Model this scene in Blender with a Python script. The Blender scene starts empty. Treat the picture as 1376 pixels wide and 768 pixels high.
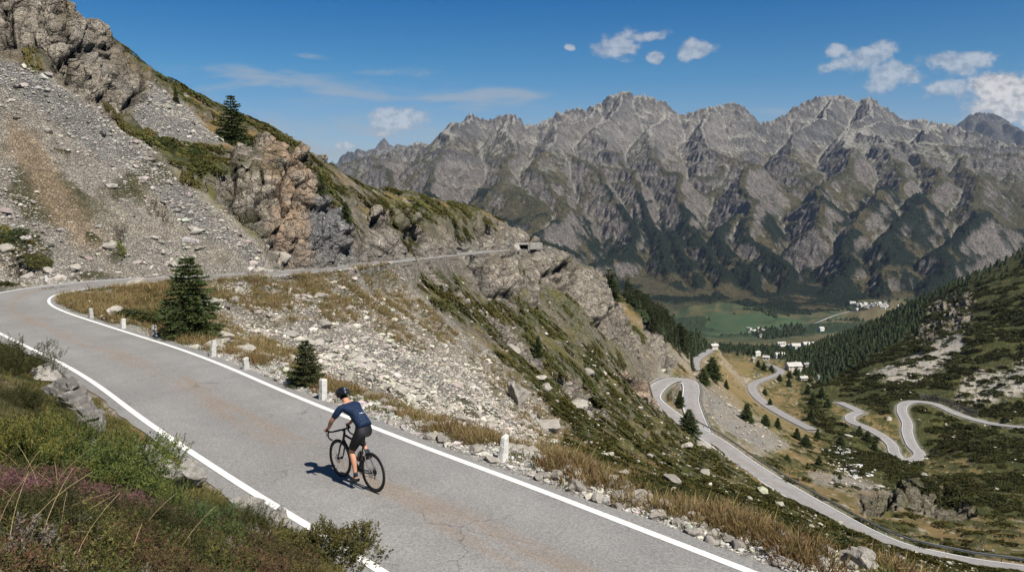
import bpy, math, random, time
import numpy as np
T0 = time.time()
def log(*a): print('[%.1fs]' % (time.time()-T0), *a, flush=True)
random.seed(7)
RNG = np.random.default_rng(11)
scene = bpy.context.scene
COL = scene.collection
# ------------------------------------------------------------------ camera calibration (photo 1376 x 768)
W0, H0, FPX = 1376.0, 768.0, 1070.0
PITCH = math.radians(7.5)
CP, SP = math.cos(PITCH), math.sin(PITCH)
def ray(px, py):
    u = (px-688.0)/FPX; v = (384.0-py)/FPX
    return np.array([u, CP+v*SP, -SP+v*CP])
def P(px, py, d): return ray(px, py)*d              # point at depth d along the view axis
def Pz(px, py, z):
    r = ray(px, py); return r*(z/r[2])
def project(x, y, z):
    f = y*CP - z*SP; up = y*SP + z*CP
    f = np.maximum(f, 1e-3)
    return 688.0+FPX*x/f, 384.0-FPX*up/f
# ------------------------------------------------------------------ numpy noise
def _hash(ix, iy, iz, seed):
    h = (ix.astype(np.uint32)*np.uint32(374761393) + iy.astype(np.uint32)*np.uint32(668265263) + (iz.astype(np.uint32)*np.uint32(2147483647) if iz is not None else np.uint32(0)) + np.uint32(seed*974711+12345))
    h = (h ^ (h >> np.uint32(13)))*np.uint32(1274126177)
    h = (h ^ (h >> np.uint32(15)))*np.uint32(2246822519)
    return h ^ (h >> np.uint32(16))
_ga = np.arange(256)*(2*math.pi/256)
_GX = np.cos(_ga).astype(np.float32); _GY = np.sin(_ga).astype(np.float32)
def perlin2(x, y, seed=0):
    x = np.asarray(x, np.float32); y = np.asarray(y, np.float32)
    xi = np.floor(x); yi = np.floor(y); fx = x-xi; fy = y-yi
    xi = xi.astype(np.int32); yi = yi.astype(np.int32)
    u = fx*fx*fx*(fx*(fx*6-15)+10); v = fy*fy*fy*(fy*(fy*6-15)+10)
    def g(dx, dy):
        h = _hash(xi+dx, yi+dy, None, seed) & np.uint32(255)
        return _GX[h]*(fx-dx) + _GY[h]*(fy-dy)
    a = g(0,0); a += u*(g(1,0)-a); b = g(0,1); b += u*(g(1,1)-b)
    return (a+v*(b-a))*1.5
_r3 = np.random.default_rng(5).normal(size=(256,3)); _r3 /= np.linalg.norm(_r3, axis=1)[:,None]; _G3 = _r3.astype(np.float32)
def perlin3(x, y, z, seed=0):
    x = np.asarray(x, np.float32); y = np.asarray(y, np.float32); z = np.asarray(z, np.float32)
    xi = np.floor(x); yi = np.floor(y); zi = np.floor(z); fx = x-xi; fy = y-yi; fz = z-zi
    xi = xi.astype(np.int32); yi = yi.astype(np.int32); zi = zi.astype(np.int32)
    u = fx*fx*(3-2*fx); v = fy*fy*(3-2*fy); w = fz*fz*(3-2*fz)
    def g(dx, dy, dz):
        h = _hash(xi+dx, yi+dy, zi+dz, seed) & np.uint32(255); G = _G3[h]
        return G[...,0]*(fx-dx)+G[...,1]*(fy-dy)+G[...,2]*(fz-dz)
    def lx(dy, dz):
        a = g(0,dy,dz); return a+u*(g(1,dy,dz)-a)
    a0 = lx(0,0); a0 = a0+v*(lx(1,0)-a0); a1 = lx(0,1); a1 = a1+v*(lx(1,1)-a1)
    return (a0+w*(a1-a0))*1.6
def fbm2(x, y, wl, octs=4, seed=0, gain=.5, lac=2.03):
    s = 0; a = 1.0; f = 1.0/wl; n = 0
    for k in range(octs):
        s = s + a*perlin2(x*f, y*f, seed+k*17); n += a; a *= gain; f *= lac
    return s/n
def fbm3(x, y, z, wl, octs=4, seed=0, gain=.5):
    s = 0; a = 1.0; f = 1.0/wl; n = 0
    for k in range(octs):
        s = s + a*perlin3(x*f, y*f, z*f, seed+k*17); n += a; a *= gain; f *= 2.03
    return s/n
def worley2(x, y, seed=0, jit=.9):
    """F1, F2 distance and cell id of jittered grid points"""
    x = np.asarray(x, np.float32); y = np.asarray(y, np.float32)
    xi = np.floor(x).astype(np.int32); yi = np.floor(y).astype(np.int32)
    f1 = np.full(x.shape, 9, np.float32); f2 = f1.copy(); cid = np.zeros(x.shape, np.uint32)
    for dx in (-1,0,1):
        for dy in (-1,0,1):
            h = _hash(xi+dx, yi+dy, None, seed)
            jx = (h & np.uint32(1023)).astype(np.float32)/1023; jy = ((h >> np.uint32(10)) & np.uint32(1023)).astype(np.float32)/1023
            d = np.hypot(xi+dx+.5+jit*(jx-.5)-x, yi+dy+.5+jit*(jy-.5)-y)
            m = d < f1
            f2 = np.where(m, f1, np.minimum(f2, d)); f1 = np.where(m, d, f1); cid = np.where(m, h >> np.uint32(8), cid)
    return f1, f2, (cid & np.uint32(4095)).astype(np.float32)/4095
def worley3(x, y, z, seed=0, jit=.9):
    xi = np.floor(x).astype(np.int32); yi = np.floor(y).astype(np.int32); zi = np.floor(z).astype(np.int32)
    f1 = np.full(x.shape, 9, np.float32); f2 = f1.copy(); cid = np.zeros(x.shape, np.uint32)
    for dx in (-1,0,1):
        for dy in (-1,0,1):
            for dz in (-1,0,1):
                h = _hash(xi+dx, yi+dy, zi+dz, seed)
                jx = (h & np.uint32(1023)).astype(np.float32)/1023; jy = ((h >> np.uint32(10)) & np.uint32(1023)).astype(np.float32)/1023
                jz = ((h >> np.uint32(20)) & np.uint32(1023)).astype(np.float32)/1023
                d = np.sqrt((xi+dx+.5+jit*(jx-.5)-x)**2+(yi+dy+.5+jit*(jy-.5)-y)**2+(zi+dz+.5+jit*(jz-.5)-z)**2)
                m = d < f1
                f2 = np.where(m, f1, np.minimum(f2, d)); f1 = np.where(m, d, f1); cid = np.where(m, h >> np.uint32(8), cid)
    return f1, f2, (cid & np.uint32(4095)).astype(np.float32)/4095
def sstep(a, b, x):
    t = np.clip((x-a)/(b-a), 0, 1); return t*t*(3-2*t)
def mixc(a, b, t):
    return a+(np.asarray(b, np.float32)-a)*t[..., None]
def poly_sd(px, py, poly):
    """signed distance (pixels of the photo, + inside) to a closed polygon"""
    n = len(poly); d = np.full(px.shape, 1e9, np.float32); inside = np.zeros(px.shape, bool)
    for i in range(n):
        x0, y0 = poly[i]; x1, y1 = poly[(i+1) % n]
        ex, ey = x1-x0, y1-y0; wx = px-x0; wy = py-y0
        t = np.clip((wx*ex+wy*ey)/(ex*ex+ey*ey+1e-9), 0, 1)
        d = np.minimum(d, (wx-ex*t)**2+(wy-ey*t)**2)
        c = ((y0 > py) != (y1 > py)) & (px < (x1-x0)*(py-y0)/((y1-y0) if y1 != y0 else 1e-9)+x0)
        inside ^= c
    d = np.sqrt(d)
    return np.where(inside, d, -d)
# ------------------------------------------------------------------ mesh building
def mesh_np(name, verts, faces, col=None, smooth=False, mats=(), matidx=None, attrs=None):
    """verts Nx3, faces Mx3 or Mx4 (numpy) or a list of such arrays -> mesh datablock"""
    me = bpy.data.meshes.new(name)
    if not isinstance(faces, (list, tuple)): faces = [faces]
    faces = [f for f in faces if len(f)]
    verts = np.asarray(verts, np.float32)
    me.vertices.add(len(verts)); me.vertices.foreach_set('co', verts.ravel())
    tot = sum(len(f) for f in faces); nl = sum(f.size for f in faces)
    me.loops.add(nl); me.polygons.add(tot)
    me.loops.foreach_set('vertex_index', np.concatenate([f.ravel() for f in faces]).astype(np.int32))
    sizes = np.concatenate([np.full(len(f), f.shape[1]) for f in faces])
    st = np.zeros(tot, np.int32); st[1:] = np.cumsum(sizes)[:-1]
    me.polygons.foreach_set('loop_start', st)
    me.polygons.foreach_set('use_smooth', np.full(tot, bool(smooth)))
    if matidx is not None: me.polygons.foreach_set('material_index', np.asarray(matidx, np.int32))
    if col is not None:
        a = me.color_attributes.new('Col', 'FLOAT_COLOR', 'POINT')
        c = np.ones((len(verts), 4), np.float32); c[:, :3] = col
        a.data.foreach_set('color', c.ravel())
    for k, v in (attrs or {}).items():
        a = me.attributes.new(k, 'FLOAT', 'POINT'); a.data.foreach_set('value', np.asarray(v, np.float32))
    for m in mats: me.materials.append(m)
    me.update(calc_edges=True)
    return me
def link(name, me, parent=None, loc=None, rot=None, scale=None):
    o = bpy.data.objects.new(name, me); COL.objects.link(o)
    if parent is not None: o.parent = parent
    if loc is not None: o.location = loc
    if rot is not None: o.rotation_euler = rot
    if scale is not None: o.scale = scale if hasattr(scale, '__len__') else (scale,)*3
    return o
def tag(o, label=None, cat=None, group=None, kind=None):
    if label: o['label'] = label
    if cat: o['category'] = cat
    if group: o['group'] = group
    if kind: o['kind'] = kind
    return o
def empty(name, loc=(0,0,0), rz=0.0):
    o = bpy.data.objects.new(name, None); COL.objects.link(o); o.location = loc; o.rotation_euler = (0,0,rz)
    o.empty_display_size = .2
    return o
class MB:
    """collects primitives into one mesh"""
    def __init__(s): s.v = []; s.f = {}; s.n = 0
    def add(s, v, f):
        v = np.asarray(v, np.float32); f = np.asarray(f, np.int64)
        s.v.append(v); s.f.setdefault(f.shape[1], []).append(f+s.n); s.n += len(v)
    def box(s, c, size, rz=0.0, R=None):
        sx, sy, sz = [q/2 for q in size]
        v = np.array([[x,y,z] for z in (-sz,sz) for y in (-sy,sy) for x in (-sx,sx)], float)
        if R is None: R = rotz(rz)
        v = v@np.asarray(R).T+np.asarray(c)
        s.add(v, [[0,2,3,1],[4,5,7,6],[0,1,5,4],[2,6,7,3],[0,4,6,2],[1,3,7,5]])
    def tube(s, pts, rad, n=8, closed=False, cap=True, flat=None):
        """swept tube; rad scalar or list; flat=(ru,rv) multipliers of the section"""
        pts = np.asarray(pts, float); m = len(pts)
        rad = np.full(m, rad) if np.isscalar(rad) else np.asarray(rad, float)
        tg = np.zeros_like(pts)
        if closed: tg = np.roll(pts,-1,0)-np.roll(pts,1,0)
        else:
            tg[1:-1] = pts[2:]-pts[:-2]; tg[0] = pts[1]-pts[0]; tg[-1] = pts[-1]-pts[-2]
        tg /= np.linalg.norm(tg, axis=1)[:,None]+1e-12
        up = np.array([0,0,1.0]) if abs(tg[0][2]) < .9 else np.array([1.0,0,0])
        u = np.cross(up, tg[0]); u /= np.linalg.norm(u)
        V = []; fu, fv = flat or (1,1)
        for i in range(m):
            u = u-tg[i]*u.dot(tg[i]); u /= np.linalg.norm(u)+1e-12; w = np.cross(tg[i], u)
            a = np.arange(n)*2*math.pi/n
            V.append(pts[i]+rad[i]*(np.cos(a)[:,None]*u*fu+np.sin(a)[:,None]*w*fv))
        V = np.concatenate(V); F = []
        for i in range(m if closed else m-1):
            j = (i+1) % m
            for k in range(n):
                k2 = (k+1) % n
                F.append([i*n+k, i*n+k2, j*n+k2, j*n+k])
        s.add(V, F)
        if cap and not closed:
            s.add(V[:n], [list(range(n))[::-1]]); s.add(V[-n:], [list(range(n))])
    def torus(s, c, axis, R, r, n=40, k=8, flat=None):
        axis = np.asarray(axis, float); axis /= np.linalg.norm(axis)
        a = np.cross(axis, [0,0,1.0] if abs(axis[2]) < .9 else [1.0,0,0]); a /= np.linalg.norm(a); b = np.cross(axis, a)
        t = np.arange(n)*2*math.pi/n
        V = []; fu, fv = flat or (1,1)
        q = np.arange(k)*2*math.pi/k
        for th in t:
            d = math.cos(th)*a+math.sin(th)*b
            V.append(np.asarray(c)+d*R+r*(np.cos(q)[:,None]*d*fu+np.sin(q)[:,None]*axis*fv))
        V = np.concatenate(V)
        F = [[i*k+j, ((i+1)%n)*k+j, ((i+1)%n)*k+(j+1)%k, i*k+(j+1)%k] for i in range(n) for j in range(k)]
        s.add(V, F)
    def cyl(s, c, axis, r, h, n=16):
        axis = np.asarray(axis, float); axis /= np.linalg.norm(axis); c = np.asarray(c, float)
        s.tube([c-axis*h/2, c+axis*h/2], r, n)
    def ell(s, c, rad, R=None, n=14, m=9):
        v = []; 
        for i in range(m+1):
            th = math.pi*i/m
            for j in range(n):
                ph = 2*math.pi*j/n
                v.append([math.sin(th)*math.cos(ph), math.sin(th)*math.sin(ph), math.cos(th)])
        v = np.array(v)*np.asarray(rad)
        if R is not None: v = v@np.asarray(R).T
        v = v+np.asarray(c)
        F = [[i*n+j, (i+1)*n+j, (i+1)*n+(j+1)%n, i*n+(j+1)%n] for i in range(m) for j in range(n)]
        s.add(v, F)
    def mesh(s, name, mats=(), smooth=False, col=None):
        return mesh_np(name, np.concatenate(s.v), [np.concatenate(x) for x in s.f.values()], smooth=smooth, mats=mats, col=col)
    def build(s, name, mat, parent=None, smooth=False, **k):
        return link(name, s.mesh(name, [mat], smooth), parent, **k)
def rotz(a):
    c, s = math.cos(a), math.sin(a); return np.array([[c,-s,0],[s,c,0],[0,0,1.0]])
def rotx(a):
    c, s = math.cos(a), math.sin(a); return np.array([[1.0,0,0],[0,c,-s],[0,s,c]])
def roty(a):
    c, s = math.cos(a), math.sin(a); return np.array([[c,0,s],[0,1.0,0],[-s,0,c]])
# ------------------------------------------------------------------ materials
class NT:
    def __init__(s, name, rough=.9, spec=.3):
        s.m = bpy.data.materials.new(name); s.m.use_nodes = True; s.t = s.m.node_tree; s.n = s.t.nodes; s.l = s.t.links
        s.bsdf = next(x for x in s.n if x.type == 'BSDF_PRINCIPLED'); s.out = next(x for x in s.n if x.type == 'OUTPUT_MATERIAL')
        s.bsdf.inputs['Roughness'].default_value = rough; s.bsdf.inputs['Specular IOR Level'].default_value = spec
        s._pos = None
    def node(s, typ, **k):
        x = s.n.new(typ)
        for a, b in k.items(): setattr(x, a, b)
        return x
    def link(s, a, b): s.l.new(a, b)
    def setv(s, sock, v):
        if isinstance(v, bpy.types.NodeSocket): s.l.new(v, sock)
        else:
            if hasattr(v, '__len__') and len(v) == 3 and sock.type == 'RGBA': v = (*v, 1)
            sock.default_value = v
    def pos(s, obj=False):
        if obj: return s.node('ShaderNodeTexCoord').outputs['Object']
        if s._pos is None: s._pos = s.node('ShaderNodeNewGeometry').outputs['Position']
        return s._pos
    def noise(s, scale, detail=4, rough=.55, vec=None, dist=0, typ='FBM'):
        x = s.node('ShaderNodeTexNoise'); x.inputs['Scale'].default_value = scale; x.inputs['Detail'].default_value = detail
        x.inputs['Roughness'].default_value = rough; x.inputs['Distortion'].default_value = dist
        s.l.new(vec if vec is not None else s.pos(), x.inputs['Vector']); return x.outputs['Fac']
    def voro(s, scale, feature='F1', vec=None, out='Distance', rnd=1):
        x = s.node('ShaderNodeTexVoronoi', feature=feature); x.inputs['Scale'].default_value = scale; x.inputs['Randomness'].default_value = rnd
        s.l.new(vec if vec is not None else s.pos(), x.inputs['Vector']); return x.outputs[out]
    def math(s, op, a, b=0.0, c=None, clamp=False):
        x = s.node('ShaderNodeMath', operation=op, use_clamp=clamp); s.setv(x.inputs[0], a); s.setv(x.inputs[1], b)
        if c is not None: s.setv(x.inputs[2], c)
        return x.outputs[0]
    def ramp(s, fac, a, b, lo=0.0, hi=1.0):
        x = s.node('ShaderNodeMapRange', interpolation_type='SMOOTHSTEP'); s.setv(x.inputs['Value'], fac)
        x.inputs['From Min'].default_value = a; x.inputs['From Max'].default_value = b
        x.inputs['To Min'].default_value = lo; x.inputs['To Max'].default_value = hi
        return x.outputs['Result']
    def mix(s, fac, a, b, mode='MIX'):
        x = s.node('ShaderNodeMix', data_type='RGBA', blend_type=mode); s.setv(x.inputs['Factor'], fac)
        s.setv(x.inputs['A'] if False else x.inputs[6], a); s.setv(x.inputs[7], b)
        return x.outputs[2]
    def attr(s, name, out='Color'):
        x = s.node('ShaderNodeAttribute', attribute_name=name); return x.outputs[out]
    def bump(s, h, strength=.5, dist=.05, normal=None):
        x = s.node('ShaderNodeBump'); s.setv(x.inputs['Strength'], strength); s.setv(x.inputs['Distance'], dist); s.setv(x.inputs['Height'], h)
        if normal is not None: s.l.new(normal, x.inputs['Normal'])
        return x.outputs['Normal']
    def done(s, color=None, normal=None, rough=None):
        if color is not None: s.setv(s.bsdf.inputs['Base Color'], color)
        if normal is not None: s.l.new(normal, s.bsdf.inputs['Normal'])
        if rough is not None: s.setv(s.bsdf.inputs['Roughness'], rough)
        return s.m
def simple(name, c, rough=.8, spec=.3, metal=0.0, vary=.25, scale=8.0, bump=0.0, bdist=.01):
    t = NT(name, rough, spec); t.bsdf.inputs['Metallic'].default_value = metal
    c = np.array(c); n = t.noise(scale, 5, .6)
    col = t.mix(t.ramp(n, .3, .7), tuple(c*(1-vary)), tuple(np.minimum(c*(1+vary), .95)))
    nm = t.bump(t.noise(scale*6, 3), bump, bdist) if bump else None
    return t.done(col, nm)
# ================================================================== roads (centre lines read from the photo, in metres, camera at the origin)
def near_plane(px, py):
    r = ray(px, py); gx, gy = .021, -.021
    c = -4.8 - gx*(-2.47) - gy*12.07
    return r*(c/(r[2]-gx*r[0]-gy*r[1]))
def resample(pts, step):
    pts = np.asarray(pts, float)
    n = len(pts); out = []
    for i in range(n-1):                       # centripetal-ish Catmull-Rom
        p0 = pts[max(i-1,0)]; p1 = pts[i]; p2 = pts[i+1]; p3 = pts[min(i+2,n-1)]
        if i == 0: p0 = 2*p1-p2
        if i == n-2: p3 = 2*p2-p1
        d = np.linalg.norm(p2-p1); m1 = (p2-p0)*d/(np.linalg.norm(p2-p1)+np.linalg.norm(p1-p0)); m2 = (p3-p1)*d/(np.linalg.norm(p3-p2)+np.linalg.norm(p2-p1))
        k = max(2, int(d/step*3))
        for t in np.arange(k)/k:
            h1 = 2*t**3-3*t**2+1; h2 = t**3-2*t**2+t; h3 = -2*t**3+3*t**2; h4 = t**3-t**2
            out.append(h1*p1+h2*m1+h3*p2+h4*m2)
    out.append(pts[-1]); out = np.array(out)
    L = np.concatenate([[0], np.cumsum(np.linalg.norm(np.diff(out, axis=0), axis=1))])
    s = np.linspace(0, L[-1], max(3, int(L[-1]/step)+1))
    return np.stack([np.interp(s, L, out[:,k]) for k in range(3)], 1)
def tangents(c):
    t = np.gradient(c, axis=0); t[:,2] = 0
    return t/(np.linalg.norm(t, axis=1)[:,None]+1e-9)
right_line = [near_plane(*q) for q in ((1160,826),(1010,768),(850,707),(700,649),(570,601),(440,550),(380,525.5),(300,491),(240,468.5),(180,449.5),(130,433.5),(92,421))]
tail = [P(70,411,36.4), P(65,404,38.3), P(71,397.5,40.2), P(92,391,42), P(125,386.5,43.5), P(160,383,45), P(220,379.3,46.9), P(300,375.3,49.6), P(430,365.6,58.5), P(498,356.5,70), P(600,345,107), P(640,341,132), P(690,336,158), P(735,334,178), P(756,335,188), P(764,338,200)]
rl = resample(right_line+tail, .5)
# vertical profile: smooth heights
def smooth1(a, k):
    w = np.hanning(2*k+3)[1:-1]; w /= w.sum()
    return np.stack([np.convolve(np.pad(a[:,i], k, mode='edge'), w, 'valid') for i in range(a.shape[1])], 1)
rl[:,2] = smooth1(rl[:,2:3], 10)[:,0]
tn = tangents(rl); ln = np.stack([-tn[:,1], tn[:,0], 0*tn[:,0]], 1)
LHALF = 1.62                                   # centre to painted line
s1 = np.concatenate([[0], np.cumsum(np.linalg.norm(np.diff(rl, axis=0), axis=1))])
road1 = smooth1(rl+ln*LHALF, 3)
HW1 = LHALF+.3
def pl(*q): return resample([P(*a) for a in q], 2.0)
lower = [(1560,800,113),(1376,768,124),(1300,757,129),(1200,733,137),(1100,682,157),(1010,628,182),(960,592,203),(915,566,222),(886,545,238),(876,533,249),(884,520,262),(899,511,274),(914,509.5,279),(926,514,275),(929,524,266),(928,540,252),(934,560,238),(944,584,220),(950,600,210)]
road2 = pl(*lower); HW2 = 2.9
road3 = pl((1092,577,398),(1062,562,432),(1030,543,470),(1013,527,505),(1012,516,545),(1030,508,590),(1048,501,640),(1046,495,690),(1032,489,740)); HW3 = 2.9
road4 = pl((1500,590,380),(1376,574,405),(1330,568,420),(1290,557,432),(1258,543,447),(1232,539,453),(1216,542,449),(1212,552,436),(1219,568,418),(1219,580,406),(1226,598,388),(1236,610,376),(1228,617,370),(1212,617,370),(1202,608,376),(1199,598,386),(1186,586,398),(1162,573,414),(1145,566,424),(1143,559,433),(1155,553,440)); HW4 = 2.6
road5 = pl((1128,540,462),(1142,546,452),(1158,553.5,441)); HW5 = 2.6
road6 = pl((935,497,440),(934,485,470),(945,476,500),(958,468,530)); HW6 = 2.5
road7 = pl((1090,520,640),(1104,512,680),(1098,503,730)); HW7=2.6
road8 = resample([P(*a) for a in ((955,460,2300),(990,450.5,2500),(1015,444,2650),(1040,442,2750),(1075,441,2850),(1098,433,3000),(1120,424,3150),(1142,418,3300))], 12.0); HW8 = 4.5
ROADS = [(road2,HW2,9),(road3,HW3,8),(road4,HW4,10),(road5,HW5,8),(road6,HW6,8),(road7,HW7,8)]
# ================================================================== base surface: control points -> multiquadric in (azimuth, ln r)
ctrl = []
def c_(px, py, d): ctrl.append(P(px, py, d))
def cw(p): ctrl.append(np.asarray(p, float))
st1 = tangents(road1); ln1 = np.stack([-st1[:,1], st1[:,0], 0*st1[:,0]], 1)
def bank(d): return np.interp(d, [0,.5,1.0,1.7,2.8,5.4,8,14], [.0,.02,.12,.70,1.45,3.1,4.6,7.5])
nb = np.argmin(np.hypot(road1[:,0]+10.5, road1[:,1]-19))       # end of the bank along the near road
for i in range(0, len(road1), 3):
    p = road1[i]
    if i < nb+6 and i % 6 == 0:
        for d in (.3,.8,1.6,2.8,4.6,7,11):
            fade = 1.0 if i < nb-8 else .75
            q = p+ln1[i]*(LHALF+.3+d); q[2] = p[2]+bank(d)*fade
            if np.hypot(q[0], q[1]) > 1.0: cw(q)
    if i % 6 == 0: cw(p)
    if i < 80 and i % 6 == 0:                                   # verge and drop on the valley side of the near road
        for d, z in ((1.0,-.1),(2.0,-.55),(4.0,-2.3),(8,-5.0)):
            if i > 44: z *= .5
            cw(p-ln1[i]*(LHALF+.3+d)+np.array([0,0,z]))
# hillside left of the far road
for q in ((-150,385,43),(-150,200,57),(-150,-60,68),(0,381,47),(0,250,54),(0,100,62),(0,-70,73),(60,376,48),(100,371,49),(100,280,55),(100,200,60),(100,80,66),(100,4,72),(160,92,76),(145,160,67),
          (200,365,52.5),(200,300,57),(200,250,60),(200,170,70),(200,113,80),(260,146,83),(300,362,55),(300,300,60),(300,220,72),(300,163,85),(400,354,60.5),(395,320,63),(400,240,69),(385,222,74),(400,193,98),(450,350,66.5),(452,300,73),(450,265,88),(450,223,107),
          (490,338,77),(520,344,79.5),(520,310,94),(520,285,112),(520,264,132),(560,266,142),(600,338,110),(560,330,92),(600,315,122),(600,295,138),(600,281,150),(650,287,162),(650,325,140),(690,328,160),(690,318,164),(690,306,171),(735,329,184)): c_(*q)
for px, py, d in ((-150,-60,68),(0,-70,73),(100,4,72),(200,113,80),(300,163,85),(400,193,98),(450,223,107),(520,264,132),(600,281,150),(690,306,171),(740,331,186)):
    c_(px, py+35, d*1.3); c_(px, max(py+110,330), d*2.2); c_(px, 455, d*6); c_(px, 440, 2300)
# inside of the bend and the scree bowl
for q in ((160,441,28.5),(160,400,39.5),(110,420,31),(240,455,27),(240,415,34.5),(230,390,43.5),(300,477,25.5),(300,468,32),(300,420,40),(300,388,47),(360,500,30),(360,440,40),(360,385,51),(430,510,31),(430,470,40),(430,420,49),(430,374,57),
          (520,562,32),(520,500,46),(520,450,57),(520,400,68),(520,362,76),(600,585,34),(600,540,46),(600,480,62),(600,420,80),(600,380,95),(600,352,105),(650,608,32),(650,560,46),(650,500,68),(650,440,92),(650,390,118),(650,348,135),
          (700,625,32),(700,580,48),(700,520,75),(700,460,105),(700,400,135),(700,362,157),(700,342,167),(750,640,29),(750,590,52),(750,530,85),(750,470,120),(750,400,155),(750,347,178),(800,655,28),(800,610,55),(800,560,90),(800,500,130),(800,440,160),(800,390,182),(803,369,193),
          (850,672,27),(850,620,70),(850,580,115),(850,540,165),(850,500,200),(846,425,212),(868,470,228),(868,508,240),(900,690,27),(900,640,90),(900,600,160),(900,575,210),(905,497,285),(884,492,250)): c_(*q)
for q in ((803,400,235),(840,455,255),(800,470,380),(868,500,262)): c_(*q)       # behind the spur
for q in ((870,432,300),(888,450,308),(910,474,318),(925,494,325),(841,400,330),(863,412,370),(888,427,410),(925,444,450),(955,457,520),(905,490,300),(925,480,390)): c_(*q)
for q in ((840,440,480),(880,470,600),(930,480,750)): c_(*q)
# slope below the near road down to the lower road and its far side
for q in ((960,712,26.5),(960,660,90),(960,620,160),(960,577,232),(960,540,330),(965,500,440),(955,471,500),(900,555,236),(912,535,255),(945,550,262),(950,520,300),(1020,722,27),(1020,682,80),(1020,647,160),(1020,600,260),(1020,560,370),(1000,492,600),(1010,484,680),
          (1020,478,740),(1090,735,27),(1090,700,90),(1090,650,200),(1090,610,290),(1150,748,27),(1150,728,80),(1150,692,172),(1150,655,245),(1143,622,325),(1112,600,370),(1150,590,385),(1110,555,490),(1160,510,560),(1150,480,700),(1150,449,1000),
          (1075,503,790),(1085,473,1040),(1050,482,1000),(1040,468,1450),(1040,456,2100),(1200,760,40),(1200,748,90),(1200,700,170),(1200,650,255),(1250,725,162),(1250,662,213),(1250,645,290),(1250,590,400),(1250,520,520),(1250,470,640),(1250,430,780),(1250,400,930),
          (1300,740,150),(1300,690,205),(1300,640,270),(1300,600,350),(1300,520,500),(1300,450,630),(1300,377,910),(1376,742,148),(1376,700,190),(1376,650,260),(1376,610,330),(1376,520,470),(1376,450,600),(1376,390,740),(1376,338,900),(1200,422,970),(1200,470,690),(1200,515,540),
          (1180,590,400),(1180,550,450),(1500,800,80),(1500,740,150),(1500,660,250),(1500,600,380),(1500,500,470),(1500,400,620),(1500,275,880),(1650,600,300),(1650,250,800)): c_(*q)
for q in ((1100,500,1400),(1150,500,1500),(1200,480,1500),(1250,460,1500),(1300,440,1500),(1376,420,1500),(1500,380,1500)): c_(*q)
# main valley floor and its opposite foot
for q in ((960,445,2600),(1000,441,2700),(1050,441,2750),(1100,438,2850),(960,425,3050),(1040,420,3200),(1100,424,3100),(1165,413,3350),(1200,416,3200),(1230,418,3000),(1000,414,3450),(1100,408,3500),(1165,404,3550),(1280,406,3500),(1376,406,3500),(900,420,3300),(800,420,3300),(700,420,3300),(500,420,3300),(200,420,3300),(-100,420,3300),(1500,400,3500)): c_(*q)
for px in (700,900,1050,1165,1300,1450): c_(px, 403, 4300)
for rd_, hw_, _ in ROADS:
    for i in range(0, len(rd_), 7): cw(rd_[i])
ctrl = np.array(ctrl)
ca = np.arctan2(ctrl[:,0], ctrl[:,1]); cr = np.log(np.hypot(ctrl[:,0], ctrl[:,1])); ct = ctrl[:,2]/np.exp(cr)
# foot of the camera
for a in (-1.2,-.6,0,.6,1.2):
    n = np.array([.69,.72]); q = np.array([math.sin(a), math.cos(a)])*1.15
    ca = np.append(ca, a); cr = np.append(cr, math.log(1.15)); ct = np.append(ct, (-1.75-.55*q.dot(n))/1.15)
Cc = .012
def phi(da, dr): return np.sqrt(da*da+dr*dr+Cc*Cc)
A = phi(ca[:,None]-ca[None], cr[:,None]-cr[None])
n_ = len(ca); M = np.zeros((n_+3, n_+3)); M[:n_,:n_] = A-np.eye(n_)*.004; M[:n_,n_:] = np.stack([np.ones(n_), ca, cr], 1); M[n_:,:n_] = M[:n_,n_:].T
sol = np.linalg.solve(M, np.concatenate([ct, [0,0,0]]))
def base_t(a, lr):
    sh = a.shape; a = a.ravel(); lr = lr.ravel(); out = np.empty(len(a), np.float32)
    cs = 200000; w = sol[:n_].astype(np.float32); caf = ca.astype(np.float32); crf = cr.astype(np.float32)
    for i in range(0, len(a), cs):
        aa = a[i:i+cs].astype(np.float32); rr = lr[i:i+cs].astype(np.float32); acc = np.full(len(aa), sol[n_], np.float32)+np.float32(sol[n_+1])*aa+np.float32(sol[n_+2])*rr
        for k in range(n_):
            da = aa-caf[k]; dr = rr-crf[k]
            acc += w[k]*np.sqrt(da*da+dr*dr+np.float32(Cc*Cc))
        out[i:i+cs] = acc
    return out.reshape(sh)
# grid (finer towards the middle of the view)
QUAL = 1.0
px_in = np.arange(-70, 1447, 1.3/QUAL)
az_in = np.arctan2((px_in-688)/FPX, CP)
az = np.concatenate([np.linspace(-1.25, az_in[0], 70)[:-1], az_in, np.linspace(az_in[-1], 1.1, 60)[1:]])
lr = [math.log(1.15)]
while lr[-1] < math.log(4300):
    r = math.exp(lr[-1]); lr.append(lr[-1]+(.014 if r < 7 else .0065 if r < 22 else .0055 if r < 42 else .0027 if r < 112 else .0036 if r < 300 else .006 if r < 900 else .009)/QUAL)
lr = np.array(lr); NA, NR = len(az), len(lr)
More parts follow.
